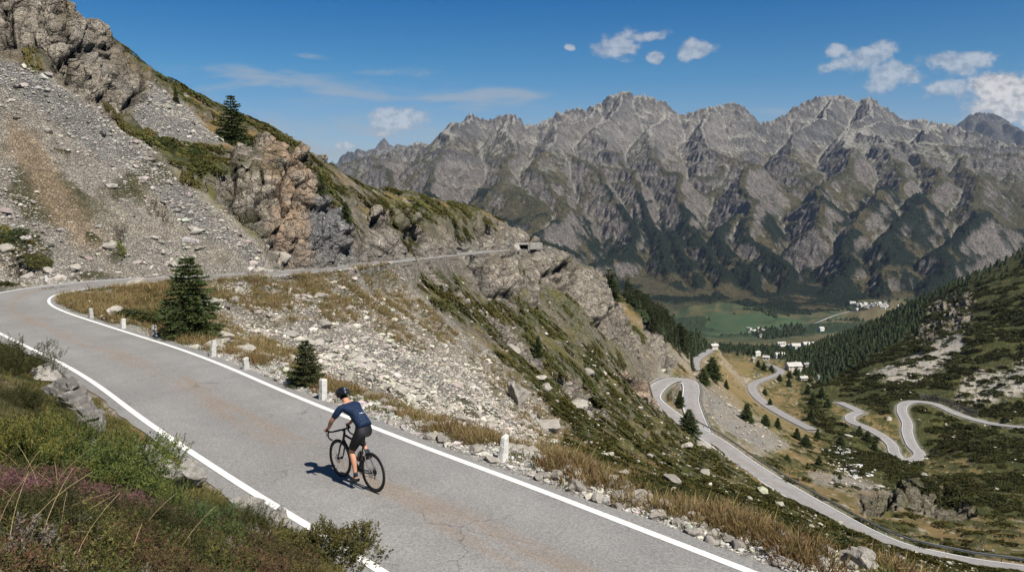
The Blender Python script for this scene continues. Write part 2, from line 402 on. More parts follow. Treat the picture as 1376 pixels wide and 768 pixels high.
# evaluate the smooth part on a 3x coarser grid, then interpolate
sa = np.linspace(az[0], az[-1], NA//2); sr = np.linspace(lr[0], lr[-1], NR//2)
AA, RR = np.meshgrid(sa, sr, indexing='ij'); Tc = base_t(AA, RR)
def bil(grid, ga, gr, a, r):
    ia = np.clip((a-ga[0])/(ga[1]-ga[0]), 0, len(ga)-1.001); ir = np.clip((r-gr[0])/(gr[1]-gr[0]), 0, len(gr)-1.001)
    i = ia.astype(int); j = ir.astype(int); fa = ia-i; fr = ir-j
    return (grid[i,j]*(1-fa)*(1-fr)+grid[i+1,j]*fa*(1-fr)+grid[i,j+1]*(1-fa)*fr+grid[i+1,j+1]*fa*fr)
AZ, LR = np.meshgrid(az, lr, indexing='ij')
R = np.exp(LR); X = (R*np.sin(AZ)).astype(np.float32); Y = (R*np.cos(AZ)).astype(np.float32)
Z = (R*bil(Tc, sa, sr, AZ, LR)).astype(np.float32)
log('terrain base', NA, NR, NA*NR)
# ================================================================== far mountains: ridge network -> stream erosion -> mesh
def seg_dist_height(gx, gy, pts, slope_fn):
    best = np.full(gx.shape, -1e9, np.float32)
    for a, b in zip(pts[:-1], pts[1:]):
        e = b[:2]-a[:2]; wx = gx-a[0]; wy = gy-a[1]
        t = np.clip((wx*e[0]+wy*e[1])/(e.dot(e)+1e-9), 0, 1)
        d = np.hypot(wx-e[0]*t, wy-e[1]*t)
        best = np.maximum(best, a[2]+(b[2]-a[2])*t-slope_fn(d))
    return best
def receivers(h):
    ny, nx = h.shape; idx = np.arange(h.size).reshape(h.shape)
    best = np.zeros(h.shape, np.float32); rec = idx.copy(); dist = np.ones(h.shape, np.float32)
    for dy in (-1,0,1):
        for dx in (-1,0,1):
            if dx == 0 and dy == 0: continue
            L = math.hypot(dx, dy)
            ys = slice(max(0,-dy), ny-max(0,dy)); xs = slice(max(0,-dx), nx-max(0,dx))
            yt = slice(max(0,dy), ny-max(0,-dy)); xt = slice(max(0,dx), nx-max(0,-dx))
            s = (h[ys,xs]-h[yt,xt])/L
            m = s > best[ys,xs]
            best[ys,xs] = np.where(m, s, best[ys,xs]); rec[ys,xs] = np.where(m, idx[yt,xt], rec[ys,xs]); dist[ys,xs] = np.where(m, L, dist[ys,xs])
    return rec.ravel(), dist.ravel()
def levels(rec):
    n = len(rec); self_ = np.arange(n); lev = (rec != self_).astype(np.int32); p = rec.copy()
    for _ in range(14):
        lev = lev+lev[p]; p2 = p[p]
        if (p2 == p).all(): break
        p = p2
    o = np.argsort(lev, kind='stable'); b = np.searchsorted(lev[o], np.arange(lev.max()+2))
    return o, b
def erode(h, cell, steps, K, m=.45, talus=1.1, seed=3):
    for it in range(steps):
        rec, dist = receivers(h); o, b = levels(rec); nl = len(b)-1
        A = np.full(h.size, cell*cell, np.float64)
        for k in range(nl-1, 0, -1):
            q = o[b[k]:b[k+1]]; np.add.at(A, rec[q], A[q])
        hv = h.ravel().astype(np.float64); f = K*A**m/(dist*cell)
        for k in range(1, nl):
            q = o[b[k]:b[k+1]]; r = rec[q]
            hn = (hv[q]+f[q]*hv[r])/(1+f[q]); hv[q] = np.minimum(hv[q], hn)
        h = hv.reshape(h.shape).astype(np.float32)
        # slope limit + a little creep
        lap = np.zeros_like(h); p = np.pad(h, 1, mode='edge')
        for dy, dx in ((0,1),(1,0),(0,-1),(-1,0)):
            d = p[1+dy:p.shape[0]-1+dy, 1+dx:p.shape[1]-1+dx]-h
            lap += .006*d + np.where(np.abs(d) > talus*cell, .12*(d-np.sign(d)*talus*cell), 0)
        h = h+lap
    return h, A.reshape(h.shape)
def upsample(h, f):
    ny, nx = h.shape
    yy = np.linspace(0, ny-1, int((ny-1)*f)+1); xx = np.linspace(0, nx-1, int((nx-1)*f)+1)
    def w(t): return np.stack([(-t**3+2*t**2-t)/2, (3*t**3-5*t**2+2)/2, (-3*t**3+4*t**2+t)/2, (t**3-t**2)/2])
    def ax(a, q, axis):
        i = np.minimum(q.astype(int), a.shape[axis]-2); t = (q-i).astype(np.float32); W = w(t); out = 0
        for k in range(4):
            ii = np.clip(i+k-1, 0, a.shape[axis]-1); v = np.take(a, ii, axis)
            out = out+v*(W[k][:,None] if axis == 0 else W[k][None])
        return out
    return ax(ax(h, yy, 0), xx, 1), yy, xx
def R_(*q): return [P(*a) for a in q]
main_crest = R_((250,330,8600),(440,236,8100),(458,222,7900),(490,212,7800),(525,206,7700),(556,196,7700),(583,190,7600),(610,172,7500),(634,156,7500),(650,163,7520),(672,157,7520),(690,156,7500),(715,171,7600),(735,158,7600),(752,152,7600),(780,147,7600),(800,143,7600),(818,131,7600),(835,124,7600),(850,128,7620),(876,131,7600),(895,140,7600),(915,156,7600),(935,149,7550),(962,145,7500),(990,141,7500),(1005,150,7550),(1022,166,7700),(1036,164,7750),(1055,155,7800),(1075,141,7850),(1092,134,7900),(1120,130,8000),(1140,133,7950),(1150,139,7950),(1165,130,7900),(1182,141,7850),(1200,152,7800),(1215,163,7800),(1232,160,7800),(1250,164,7800),(1275,168,7700),(1300,177,7600),(1340,188,7500),(1380,200,7400),(1460,225,7200),(1600,270,7000))
_fy, _fd = [115,150,200,250,300,350,415], [7700,7100,6150,5250,4500,3950,3420]
def spur_(*q): return [P(q[0][0], q[0][1], q[0][2])]+[P(a, b, min(d, float(np.interp(b, _fy+[432], _fd+[3150])))) for a, b, d in q[1:]]
spurs = [spur_((634,157,7500),(610,200,7000),(592,240,6500),(560,290,5900),(530,350,5200),(500,410,5000)), spur_((690,157,7500),(697,200,7000),(672,250,6400),(650,300,5800),(640,360,5100),(620,408,3500),(624,432,3150)),
  spur_((800,143,7600),(770,165,7200),(755,186,6800),(720,220,6300),(690,260,5900),(665,300,5500),(665,350,5000),(690,408,3500),(694,432,3150)), spur_((755,186,6800),(790,225,6300),(815,270,5800),(800,320,5200),(775,380,4600),(760,408,3500),(764,432,3150)),
  spur_((835,124,7600),(842,165,7200),(850,215,6700),(862,270,6100),(882,330,5400),(895,390,4600),(890,408,3500),(894,432,3150)), spur_((905,150,7600),(898,178,7250),(902,206,6900),(930,258,6300),(960,310,5700),(975,365,4950),(972,405,3600),(968,424,3200)),
  spur_((962,145,7500),(975,185,7000),(1000,210,6600),(1022,250,6100),(1040,292,5600),(1070,340,5000),(1080,385,4400),(1070,402,4000)), spur_((1120,130,8000),(1110,160,7700),(1095,185,7400)), spur_((1165,130,7900),(1175,160,7500),(1170,178,7300)),
  spur_((1232,162,7700),(1196,166,6650),(1160,190,6350),(1132,222,6100),(1122,255,5800),(1135,300,5300)), spur_((1196,166,6650),(1203,230,6000),(1195,290,5400),(1172,350,4800),(1150,380,4300),(1145,396,4000)),
  spur_((1196,166,6650),(1240,188,6550),(1290,196,6500),(1340,201,6450),(1376,207,6400),(1460,228,6200),(1600,270,6000)), spur_((1290,196,6500),(1303,260,5700),(1292,320,5000),(1265,375,4400),(1255,405,4000)), spur_((1376,207,6400),(1395,280,5400),(1385,345,4700),(1360,410,4000)), spur_((1240,188,6550),(1250,250,5850),(1240,310,5200),(1215,360,4600),(1200,398,4000)),
  spur_((525,206,7700),(510,260,6900),(480,320,6000)), spur_((1022,250,6100),(1000,300,5500),(1012,350,4900),(1030,398,4000)), spur_((930,258,6300),(915,310,5600),(925,360,5000),(935,400,4500)), spur_((1250,164,7800),(1262,180,7300)), spur_((700,200,7000),(720,240,6600))]
def build_range(name, crest, spurs, x0, x1, y0, y1, cell, up, foot, sl, steps, K, seed, crag, skyline_smooth=5):
    nx = int((x1-x0)/cell)+1; ny = int((y1-y0)/cell)+1
    gx, gy = np.meshgrid(x0+cell*np.arange(nx), y0+cell*np.arange(ny)); gx = gx.astype(np.float32); gy = gy.astype(np.float32)
    wx = gx+fbm2(gx, gy, 1300, 4, seed+40, .42)*330+fbm2(gx, gy, 2800, 2, seed+41)*520; wy = gy+fbm2(gx, gy, 1300, 4, seed+70, .42)*330+fbm2(gx, gy, 2800, 2, seed+71)*520
    damp = sstep(0, 900, np.abs(seg_dist_height(gx, gy, [q*np.array([1,1,0]) for q in crest], lambda d: d)))
    wx = gx+(wx-gx)*(.12+.88*damp); wy = gy+(wy-gy)*(.12+.88*damp)
    fn = lambda d: sl*(d*.62+260*(1-np.exp(-d/420)))
    h = seg_dist_height(wx, wy, crest, fn)
    for s in spurs: h = np.maximum(h, seg_dist_height(wx, wy, s, lambda d: sl*(d*.60+190*(1-np.exp(-d/300)))))
    fl = foot+(gy-y0)*.02
    h = np.where(h > fl, h, fl+(h-fl)*.02)
    h = h+fbm2(gx, gy, 800, 6, seed+9, .45)*50*sstep(0, 350, h-fl)*(.25+.75*damp)+fbm2(gx, gy, 420, 5, seed)*10*sstep(0, 250, h-fl)+fbm2(gx, gy, 130, 4, seed+5)*12*sstep(0, 250, h-fl)
    h = h+fbm2(gx, gy, 1900, 3, seed+61)*210*sstep(0, 300, h-fl)*(.2+.8*damp)
    h, A = erode(h.astype(np.float32), cell, steps, K)
    H, yy, xx = upsample(h, up); Au, _, _ = upsample(np.log(A).astype(np.float32), up)
    GX, GY = np.meshgrid(x0+cell*xx, y0+cell*yy); GX = GX.astype(np.float32); GY = GY.astype(np.float32); c2 = cell/up
    gyx = np.gradient(H, c2); slope = np.hypot(*gyx)
    # rock crags where it is steep
    st = sstep(.45, 1.0, slope)
    n1 = 1-np.abs(fbm2(GX+.5*H, GY, 95, 4, seed+91))*2.2; n2 = 1-np.abs(fbm2(GX-.4*H, GY+.3*H, 34, 3, seed+97))*2
    H = H+crag*st*((n1-.5)*26+(n2-.5)*10)+fbm2(GX, GY, 60, 4, seed+33)*9+fbm2(GX, GY, 26, 3, seed+34)*8*st+(1-np.abs(fbm2(GX+.3*H, GY, 60, 3, seed+35))*2.4-.4)*9*st
    ph = (H+90*fbm2(GX, GY, 700, 4, seed+63)+.12*GX)/(135*cell/20)*6.283; H = H+crag*15*(cell/20)*np.sin(ph)*sstep(-.15,.35,fbm2(GX, GY, 600, 3, seed+64))*sstep(.3,.8,slope)
    # bring the skyline back to where the crest line is
    a = np.arctan2(GX, GY); r = np.hypot(GX, GY); t = H/r
    cc = resample(crest, 40.0); ta = np.arctan2(cc[:,0], cc[:,1]); tt = cc[:,2]/np.hypot(cc[:,0], cc[:,1]); cd = np.hypot(cc[:,0], cc[:,1])
    o = np.argsort(ta); ta, tt, cd = ta[o], tt[o], cd[o]
    nb = 700; bins = np.linspace(ta[0], ta[-1], nb+1); bi = np.clip(np.digitize(a, bins)-1, 0, nb-1)
    near_c = np.abs(r-np.interp(a, ta, cd)) < 500
    mx = np.full(nb, -1.0); np.maximum.at(mx, bi[near_c], t[near_c])
    bc = .5*(bins[1:]+bins[:-1]); ker = np.hanning(2*skyline_smooth+3)[1:-1]; ker /= ker.sum()
    dt = np.interp(bc, ta, tt)-mx; dt[mx < -.9] = 0; dt = np.convolve(np.pad(dt, skyline_smooth, mode='edge'), ker, 'valid')
    # jagged crest
    cd_ = seg_dist_height(GX, GY, [q*np.array([1,1,0]) for q in crest], lambda d: d); cw_ = np.exp(cd_/(170*cell/20))
    H = H+cw_*crag*(cell/20)*((1-np.abs(fbm2(GX, GY, 150*cell/20, 4, seed+51, .6))*2.6-.45)*46+(1-np.abs(perlin2(GX/(52*cell/20), GY/(52*cell/20), seed+52))*2-.4)*13)
    w = np.clip((H-foot)/(np.interp(a, ta, tt)*np.interp(a, ta, cd)-foot), 0, 1)**1.5
    H = H+np.interp(a, bc, dt)*r*w
    g2 = np.gradient(H, c2); slope = np.hypot(*g2)
    return GX, GY, H.astype(np.float32), slope, Au, c2
def range_faces(ny, nx):
    i = np.arange(ny*nx).reshape(ny, nx)
    return np.stack([i[:-1,:-1].ravel(), i[:-1,1:].ravel(), i[1:,1:].ravel(), i[1:,:-1].ravel()], 1)
def blur(a, k):
    for ax in (0,1):
        c = np.cumsum(np.pad(a, [(k+1,k) if i == ax else (0,0) for i in (0,1)], mode='edge'), axis=ax, dtype=np.float64)
        a = ((c[2*k+1:]-c[:-2*k-1]) if ax == 0 else (c[:,2*k+1:]-c[:,:-2*k-1]))/(2*k+1)
    return a.astype(np.float32)
def mountain_colour(GX, GY, H, slope, Au, seed, tree_top, grass_top, c2=8.0):
    n_a = fbm2(GX, GY, 1300, 5, seed+1)*1.2; n_b = fbm2(GX, GY, 210, 5, seed+2); n_c = fbm2(GX, GY, 48, 4, seed+3)
    hb = blur(H, max(1,int(70/c2))); conv = np.clip((H-hb)/22, -1, 1)            # + on ribs, - in gullies
    sm = np.hypot(*np.gradient(blur(blur(H, max(1,int(28/c2))), max(1,int(28/c2))), c2)); sm = sm*1.28+.06
    rock = mixc(np.broadcast_to(np.array([.130,.126,.122], np.float32), H.shape+(3,)), [.225,.205,.182], sstep(-.3,.4,n_a+.5*n_b))
    strata = np.sin((H+60*n_a+25*n_b+.25*GX)/17); rock = rock*(1+.28*n_c+.16*n_b+.07*strata)[...,None]
    col = mixc(rock, [.065,.061,.060], sstep(.2,.9,conv+.8*n_b)*.5)
    grass = sstep(grass_top+260, grass_top-240, H+260*n_b+330*n_a+120*conv)*sstep(1.35,.95, sm+.5*n_b+.3*n_c)
    gcol = mixc(np.broadcast_to(np.array([.092,.078,.040], np.float32), H.shape+(3,)), [.055,.056,.024], sstep(-.3,.4,n_b+.3*n_c))
    col = mixc(col, gcol, grass*.95)
    scree = np.maximum(sstep(.25,-.35,conv+.5*n_b)*sstep(1.25,.95,sm+.2*n_c)*sstep(grass_top-500,grass_top-50,H), sstep(-.35,-.8,conv)*.75*sstep(-480,-250,H))
    scree = np.maximum(scree, sstep(1.05,.82,sm+.3*n_b+.2*conv+.2*n_c)*sstep(grass_top-260,grass_top+60,H+160*n_b))
    col = mixc(col, np.array([.325,.308,.27], np.float32)*(1+.2*n_c[...,None]), scree*.95)
    cliff = sstep(1.05,1.3,sm+.3*n_c)*sstep(grass_top-100,grass_top-300,H); col = mixc(col, np.array([.20,.175,.152], np.float32)*(1+.35*n_c[...,None]), cliff*.8)
    f = sstep(.0,.14, sstep(tree_top+200, tree_top-420, H)*.95-.78+.8*n_a+.75*n_b+.22*conv)*sstep(1.55,1.15,sm+.3*n_c)
    col = mixc(col, [.015,.023,.013], f*.96)
    strm = sstep(10.8,12.2,Au)*sstep(-450,-150,H); col = mixc(col, [.25,.235,.21], strm*.7*(1-f*.5))
    return np.clip(col,.01,.6), f, grass, scree
GXm, GYm, Hm, SLm, Aum, c2m = build_range('far', main_crest, spurs, -2700, 5900, 2900, 8700, 20.0, 3.2, -560, 1.0, 26, .020, 21, 1.0)
col_m, f_m, g_m, sc_m = mountain_colour(GXm, GYm, Hm, SLm, Aum, 300, 20, 360)
Hm = Hm+f_m*(np.abs(fbm2(GXm, GYm, 17, 2, 555))*22)
log('mountains', Hm.shape, np.percentile(SLm,[10,30,50,70,90]).round(2))
# ================================================================== relief, roads cut into it, ground cover
def nearest_on(road, x, y, reach):
    """distance, signed side (+ = left of travel) and index of the nearest road point for points inside the road's box"""
    m = (x > road[:,0].min()-reach) & (x < road[:,0].max()+reach) & (y > road[:,1].min()-reach) & (y < road[:,1].max()+reach)
    ii = np.flatnonzero(m); xs = x.ravel()[ii]; ys = y.ravel()[ii]
    best = np.full(len(ii), 1e9, np.float32); bk = np.zeros(len(ii), np.int32)
    for k in range(len(road)):
        d = (xs-road[k,0])**2+(ys-road[k,1])**2
        q = d < best; best[q] = d[q]; bk[q] = k
    d = np.sqrt(best); keep = d < reach; ii, d, bk, xs, ys = ii[keep], d[keep], bk[keep], xs[keep], ys[keep]
    t = tangents(road)[bk]; ox = xs-road[bk,0]; oy = ys-road[bk,1]
    side = -t[:,1]*ox+t[:,0]*oy; al = t[:,0]*ox+t[:,1]*oy
    tz = np.gradient(road[:,2])/np.maximum(np.linalg.norm(np.gradient(road[:,:2], axis=0), axis=1), 1e-6)
    return ii, d, np.where(side >= 0, 1, -1)*d, road[bk,2]+np.clip(al,-1,1)*tz[bk], bk
Zb = Z.copy()
PX, PY = project(X, Y, Zb)
PXw = PX+fbm2(X, Y, 7.0, 4, 900)*np.minimum(26, 900/R*2.2); PYw = PY+fbm2(X, Y, 7.0, 4, 930)*np.minimum(22, 900/R*2)
def region(poly, soft=8, r0=0, r1=1e9):
    xs = [q[0] for q in poly]; ys = [q[1] for q in poly]; out = np.zeros(X.shape, np.float32)
    m = (PXw > min(xs)-2*soft) & (PXw < max(xs)+2*soft) & (PYw > min(ys)-2*soft) & (PYw < max(ys)+2*soft) & (R > r0) & (R < r1)
    out[m] = sstep(-soft, soft, poly_sd(PXw[m], PYw[m], poly)); return out
def regions(ps, **k):
    o = np.zeros(X.shape, np.float32)
    for p in ps: o = np.maximum(o, region(p, **k))
    return o
near_rock = regions([[(186,262),(212,266),(216,288),(194,284)],[(-20,345),(30,350),(62,368),(20,376)],[(150,300),(168,304),(164,318),(150,314)],[(-120,-140),(90,-140),(95,0),(130,15),(160,90),(200,112),(192,150),(150,158),(110,140),(75,100),(40,75),(-60,60),(-120,60)],
    [(280,236),(318,205),(350,198),(378,214),(412,214),(432,262),(472,315),(480,350),(410,350),(365,322),(320,292),(288,264)]], soft=8, r0=40, r1=120)
cut_rock = regions([[(404,193),(440,203),(452,228),(430,222)],[(470,318),(505,300),(560,300),(600,314),(612,337),(520,340),(478,338)],[(640,306),(700,303),(753,332),(650,328)]], soft=5, r0=50, r1=200)
spur_rock = regions([[(702,350),(724,362),(730,396),(720,420),(706,392)],[(742,506),(782,520),(822,562),(800,562),(752,528)],[(640,424),(702,456),(742,502),(726,502),(680,468)],[(560,372),(600,390),(640,428),(600,412)],[(628,362),(690,350),(702,418),(664,402),(632,382)],[(716,347),(765,338),(803,370),(836,396),(862,442),(884,488),(846,474),(804,444),(764,402),(728,380)]], soft=5, r0=46, r1=260)
bluff = regions([[(868,432),(888,450),(915,488),(895,492),(870,470)],[(836,500),(886,525),(862,556),(824,522)]], soft=5, r0=150, r1=340)
right_rock = regions([[(1222,446),(1258,404),(1312,394),(1302,432),(1240,474)],[(1206,652),(1258,644),(1312,688),(1290,702),(1228,684)],[(1150,668),(1200,660),(1215,680),(1160,690)]], soft=6, r0=180, r1=1000)
rock = np.maximum.reduce([near_rock, cut_rock, spur_rock, bluff, right_rock])
scree = regions([[(-200,30),(0,66),(48,92),(120,150),(190,190),(272,262),(330,312),(378,350),(378,375),(120,384),(-200,396)]], soft=8, r0=38, r1=75)
grey = regions([[(-100,50),(0,88),(60,112),(150,168),(230,232),(330,322),(374,354),(338,352),(258,300),(178,240),(88,178),(0,118),(-100,80)],[(200,118),(255,150),(300,190),(285,205),(235,190),(190,165)]], soft=7, r0=38, r1=95)
big_scree = regions([[(300,372),(420,392),(505,388),(545,378),(600,430),(650,470),(705,520),(770,575),(745,600),(600,604),(430,540),(310,500),(262,450),(275,410)]], soft=12, r0=26, r1=110)
far_scree = regions([[(930,506),(960,520),(1000,553),(1062,602),(1020,612),(962,572),(936,546)],[(1168,508),(1290,440),(1302,470),(1232,522)],[(1290,508),(1400,480),(1400,525),(1282,556)],[(880,470),(905,492),(880,500)],[(1085,640),(1150,660),(1200,655),(1140,640)]], soft=8, r0=120, r1=900)
screes = np.maximum.reduce([scree, grey, big_scree, far_scree])
dark_shrub = regions([[(-200,230),(0,238),(42,250),(72,322),(112,368),(-200,384)]], soft=12, r0=38, r1=60)*.7
dark_shrub = np.maximum(dark_shrub, regions([[(238,212),(290,205),(330,215),(300,228),(250,235)],[(420,235),(450,290),(470,300),(440,250)],[(505,300),(560,285),(640,290),(640,310),(580,300),(560,330)]], soft=10, r0=60, r1=170)*.7)
valley_green = regions([[(1075,490),(1200,410),(1376,320),(1600,250),(1600,900),(1330,768),(1230,700),(1150,640),(1110,600),(1090,560)]], soft=14, r0=230, r1=1600)
yellow = regions([[(1088,548),(1130,536),(1216,566),(1205,606),(1150,590)],[(940,470),(1010,486),(1005,520),(1062,560),(1085,585),(1020,560),(960,530),(935,505)],[(1222,610),(1300,610),(1340,650),(1240,640)]], soft=10, r0=250, r1=720)
log('regions')
# --- relief noise, faded where the mesh is too coarse to carry it
cell = np.gradient(R, axis=1); cell = np.maximum(cell, R*.0012)
det = np.zeros_like(Z)
for k, (wl, am) in enumerate(((34,1.5),(15,.75),(7,.40),(3.2,.20),(1.5,.10),(.7,.05),(.3,.022))):
    m = (cell*2.2 < wl) & (R > wl*1.1)
    a = np.zeros_like(Z); a[m] = perlin2(X[m]/wl, Y[m]/wl, 60+k)*am*np.clip(wl/cell[m]/2.2-1, 0, 1)
    if wl >= 7: a *= sstep(wl*1.0, wl*5, R)
    det += a
rough = .55+.5*screes+1.2*rock+.8*valley_green
det *= rough
big = R > 220
a = np.zeros_like(Z); a[big] = fbm2(X[big], Y[big], 110, 3, 77)*4.5*sstep(220, 700, R[big])*sstep(2600,1500,R[big]); det += a
a = np.zeros_like(Z); big = R > 2300; a[big] = fbm2(X[big], Y[big], 520, 4, 79)*60*sstep(2500, 3200, R[big])*sstep(4200,3700,R[big]); det += np.maximum(a, -12)/np.maximum(rough,.3)*1.0
# gully lines running down the big scree and the hillsides
gl = np.zeros_like(Z); m = (R > 26) & (R < 260)
gl[m] = np.abs(perlin2((X[m]-.45*Y[m])/6.0+.4*perlin2(X[m]/9, Y[m]/9, 3), Y[m]/40, 31))*.9
det -= (gl-.2)*(.5*screes+.2)*sstep(26,60,R)*1.2
# dwarf shrub patches
sh_n = fbm2(X+2*fbm2(X,Y,3,2,8), Y, 9.0, 4, 410)+.35*fbm2(X, Y, 2.2, 2, 430)
cover = np.clip(.42-.62*screes-.75*rock+.55*valley_green-.35*yellow+1.35*dark_shrub, -1, 1.3)
green_slope = regions([[(560,350),(640,400),(760,390),(830,470),(880,520),(1000,640),(1180,730),(1376,768),(1376,900),(1000,720),(760,620),(700,560),(650,500),(600,440)]], soft=25, r0=24, r1=220)
cover += .24*green_slope+regions([[(118,308),(168,318),(182,362),(128,352)],[(58,192),(96,204),(92,228)],[(192,252),(242,264),(238,278)],[(200,330),(228,345),(225,362)],[(20,60),(60,95),(120,142),(190,178),(200,165),(150,150),(110,135)],[(60,-20),(100,0),(105,30),(75,25)],[(70,20),(95,45),(85,60)]], soft=9, r0=38, r1=120)*.85
cov2 = cover-.62*sstep(0,1,np.clip(1-(R-18)/14,0,1))
shrub = sstep(.12,.24, sh_n*.62+cov2*.55-.12)
det += shrub*(.28+.35*np.abs(perlin2(X/.9,Y/.9,55)))*sstep(18,32,R)*np.clip(R/90,.45,1.6)
Z = Zb+det*sstep(4,16,R)
# --- keep the ground in front of a road below the line of sight the photo proves to be open
for road, hw, reach in ROADS:
    for p in road[::1]:
        rr_ = math.hypot(p[0], p[1]); i = int(np.argmin(np.abs(az-math.atan2(p[0], p[1])))); w_ = max(2, int(hw/rr_/.0012))
        js = np.flatnonzero((R[0] < rr_) & (R[0] > rr_*.62)); sl_ = slice(max(0,i-w_), i+w_+1)
        lim = R[0][js]*(p[2]/rr_-(.0045 if road is road4 or road is road3 else .0015))+0*js
        Z[sl_, js[0]:js[-1]+1] = np.minimum(Z[sl_, js[0]:js[-1]+1], lim[None])
# --- cut the roads in
ROAD1_I = None
rw = np.zeros_like(Z)                                # how near a road (for the verge colours)
for k, (road, hw, reach) in enumerate([(road1, HW1, 9)]+ROADS):
    ii, d, sd, zr, bk = nearest_on(road, X, Y, reach)
    zf = Z.ravel(); near1 = k == 0
    if near1:
        ROAD1_I = (ii, d, sd, bk)
        low = .03+.0011*R.ravel()[ii]
        bl = np.where(sd > 0, np.where(bk < nb+2, .35, 1.6), 1.3)+.012*np.maximum(R.ravel()[ii]-20,0)
        w = sstep(hw+bl, hw+.08, d)
        zf[ii] = zf[ii]*(1-w)+(zr-low)*w
    else:
        w = sstep(hw+reach*.55, hw+1.2, d); zf[ii] = zf[ii]*(1-w)+(zr-.38)*w
    if near1:
        fl_ = zr-.015+.7*bank(np.maximum(d-HW1,0)); q_ = (sd > 0) & (bk < nb+10) & (d > HW1-.14); zf[ii[q_]] = np.maximum(zf[ii[q_]], fl_[q_])
        q_ = (sd < 0) & (d > HW1-.03) & (d < HW1+.6); zf[ii[q_]] = np.maximum(zf[ii[q_]], zr[q_]-.04)
    rwf = rw.ravel(); rwf[ii] = np.maximum(rwf[ii], sstep(hw+2.2, hw+.3, d))
ii, d, sd, zr, bk = nearest_on(road8, X, Y, 40)
zf = Z.ravel(); w = sstep(30, 12, d); zf[ii] = zf[ii]*(1-w)+(zr-.9)*w
log('roads cut')
# --- rock: facets pushed out along the surface normal
def normals(X, Y, Z):
    P3 = np.stack([X, Y, Z], -1); du = np.gradient(P3, axis=0); dv = np.gradient(P3, axis=1)
    n = np.cross(dv, du); n /= np.linalg.norm(n, axis=-1)[...,None]+1e-9
    n[n[...,2] < 0] *= -1
    return n
N = normals(X, Y, Z)
PX2, PY2 = project(X, Y, Z)
DX = X.copy(); DY = Y.copy(); DZ = Z.copy(); crack = np.zeros_like(Z); facet = np.full_like(Z, .5)
m = rock > .03
x, y, z = X[m], Y[m], Z[m]; sc = np.clip(R[m]/70, .8, 5.0)
wv = fbm3(x, y, z, 6, 3, 12)
f1, f2, c1 = worley3((x+wv*2)/(2.6*sc), (y-wv*2)/(2.6*sc), z/(3.6*sc), 4)
g1, g2, c2 = worley3(x/(.95*sc), (y+wv)/(.95*sc), z/(1.25*sc), 9)
big_n = fbm3(x, y, z*.6, 9, 3, 14)
k1, k2, c3 = worley3((x+wv)/(.40*sc), y/(.40*sc), z/(.55*sc), 15)
disp = sc*(1.25*(c1-.45)+.50*(c2-.5)+.18*(c3-.5)+.45*big_n-.9*sstep(.14,.0,f2-f1)-.32*sstep(.14,0,g2-g1)-.08*sstep(.15,0,k2-k1))*rock[m]
DX[m] += N[m][:,0]*disp; DY[m] += N[m][:,1]*disp; DZ[m] += (N[m][:,2]*.6+.12)*disp
crack[m] = np.maximum(sstep(.10,.0,f2-f1), .7*sstep(.09,0,g2-g1)); facet[m] = .45*c1+.3*c2+.25*c3
# stones of the scree as relief
m2 = (screes > .1) & (R > 24) & (R < 120)
x, y = X[m2], Y[m2]; q = fbm2(x, y, 5, 2, 71)
h = np.zeros(len(x), np.float32)
for k, (s_, am) in enumerate(((1.15,.20),(.55,.12))):
    f1, f2, cc = worley2(x/s_, y/s_, 80+k); h += am*np.clip(cc-.35,0,1)*sstep(.55,.15,f1)*1.6
DZ[m2] += h*screes[m2]*sstep(-.3,.2,q+.2)
log('rock')
# --- ground colours (albedo)
sh = X.shape
nA = fbm2(X, Y, 26, 4, 201); nB = fbm2(X, Y, 5.5, 4, 202); nC = fbm2(X, Y, 1.1, 3, 203); nD = np.zeros_like(Z); mm = R > 150; nD[mm] = fbm2(X[mm], Y[mm], 60, 4, 204)
Cc_ = np.broadcast_to(np.array([.170,.120,.052], np.float32), sh+(3,)).copy()
Cc_ = mixc(Cc_, [.115,.085,.038], sstep(-.25,.35, nB+.4*nA))
Cc_ = mixc(Cc_, [.075,.078,.024], sstep(0,.4, nA+.5*nB+.25*valley_green+.1)*.75)
Cc_ = mixc(Cc_, [.30,.26,.205], sstep(.18,.42, fbm2(X,Y,3.2,4,260)+.25*nA-.15*valley_green-.2*yellow-.3*green_slope)*.85)
Cc_ = mixc(Cc_, [.088,.080,.027], green_slope*.85*(1-screes)*sstep(-.4,.3,nA+nB+.2))         # bare stony spots
soil = mixc(np.broadcast_to(np.array([.33,.295,.24], np.float32), sh+(3,)), [.26,.245,.22], sstep(-.3,.3,nB))
soil = mixc(soil, [.35,.295,.23], sstep(0,.5,nA)*.6)
Cc_ = mixc(Cc_, soil, np.clip(screes*(.72+.5*sstep(-.5,.1,nB+.3*nC)),0,1))
gcol = np.array([.22,.21,.195], np.float32)*(1+.25*nC[...,None])
Cc_ = mixc(Cc_, [.31,.265,.205], scree*(1-grey)*.35*sstep(-.5,.3,nA+nB+.2)); Cc_ = mixc(Cc_, gcol, grey*.9)
Cc_ = mixc(Cc_, [.070,.068,.024], np.maximum(scree,big_scree*.8)*sstep(.12,.27,fbm2(X,Y,8.5,4,262)+.05*nC)*.85)
dirt = regions([[(0,160),(40,180),(110,280),(160,330),(110,330),(40,240),(0,200)]], soft=10, r0=38, r1=75); Cc_ = mixc(Cc_, [.30,.225,.15], dirt*.8)
Cc_ = mixc(Cc_, [.185,.135,.06], yellow*.8*(.7+.5*nB))
Cc_ = mixc(Cc_, [.046,.043,.018], valley_green*.75*(1-screes)*(1-yellow)*(.8+.4*nA))
scol = mixc(np.broadcast_to(np.array([.034,.040,.012], np.float32), sh+(3,)), [.075,.068,.022], sstep(-.1,.5,nC+nB))
Cc_ = mixc(Cc_, scol, shrub*.93)
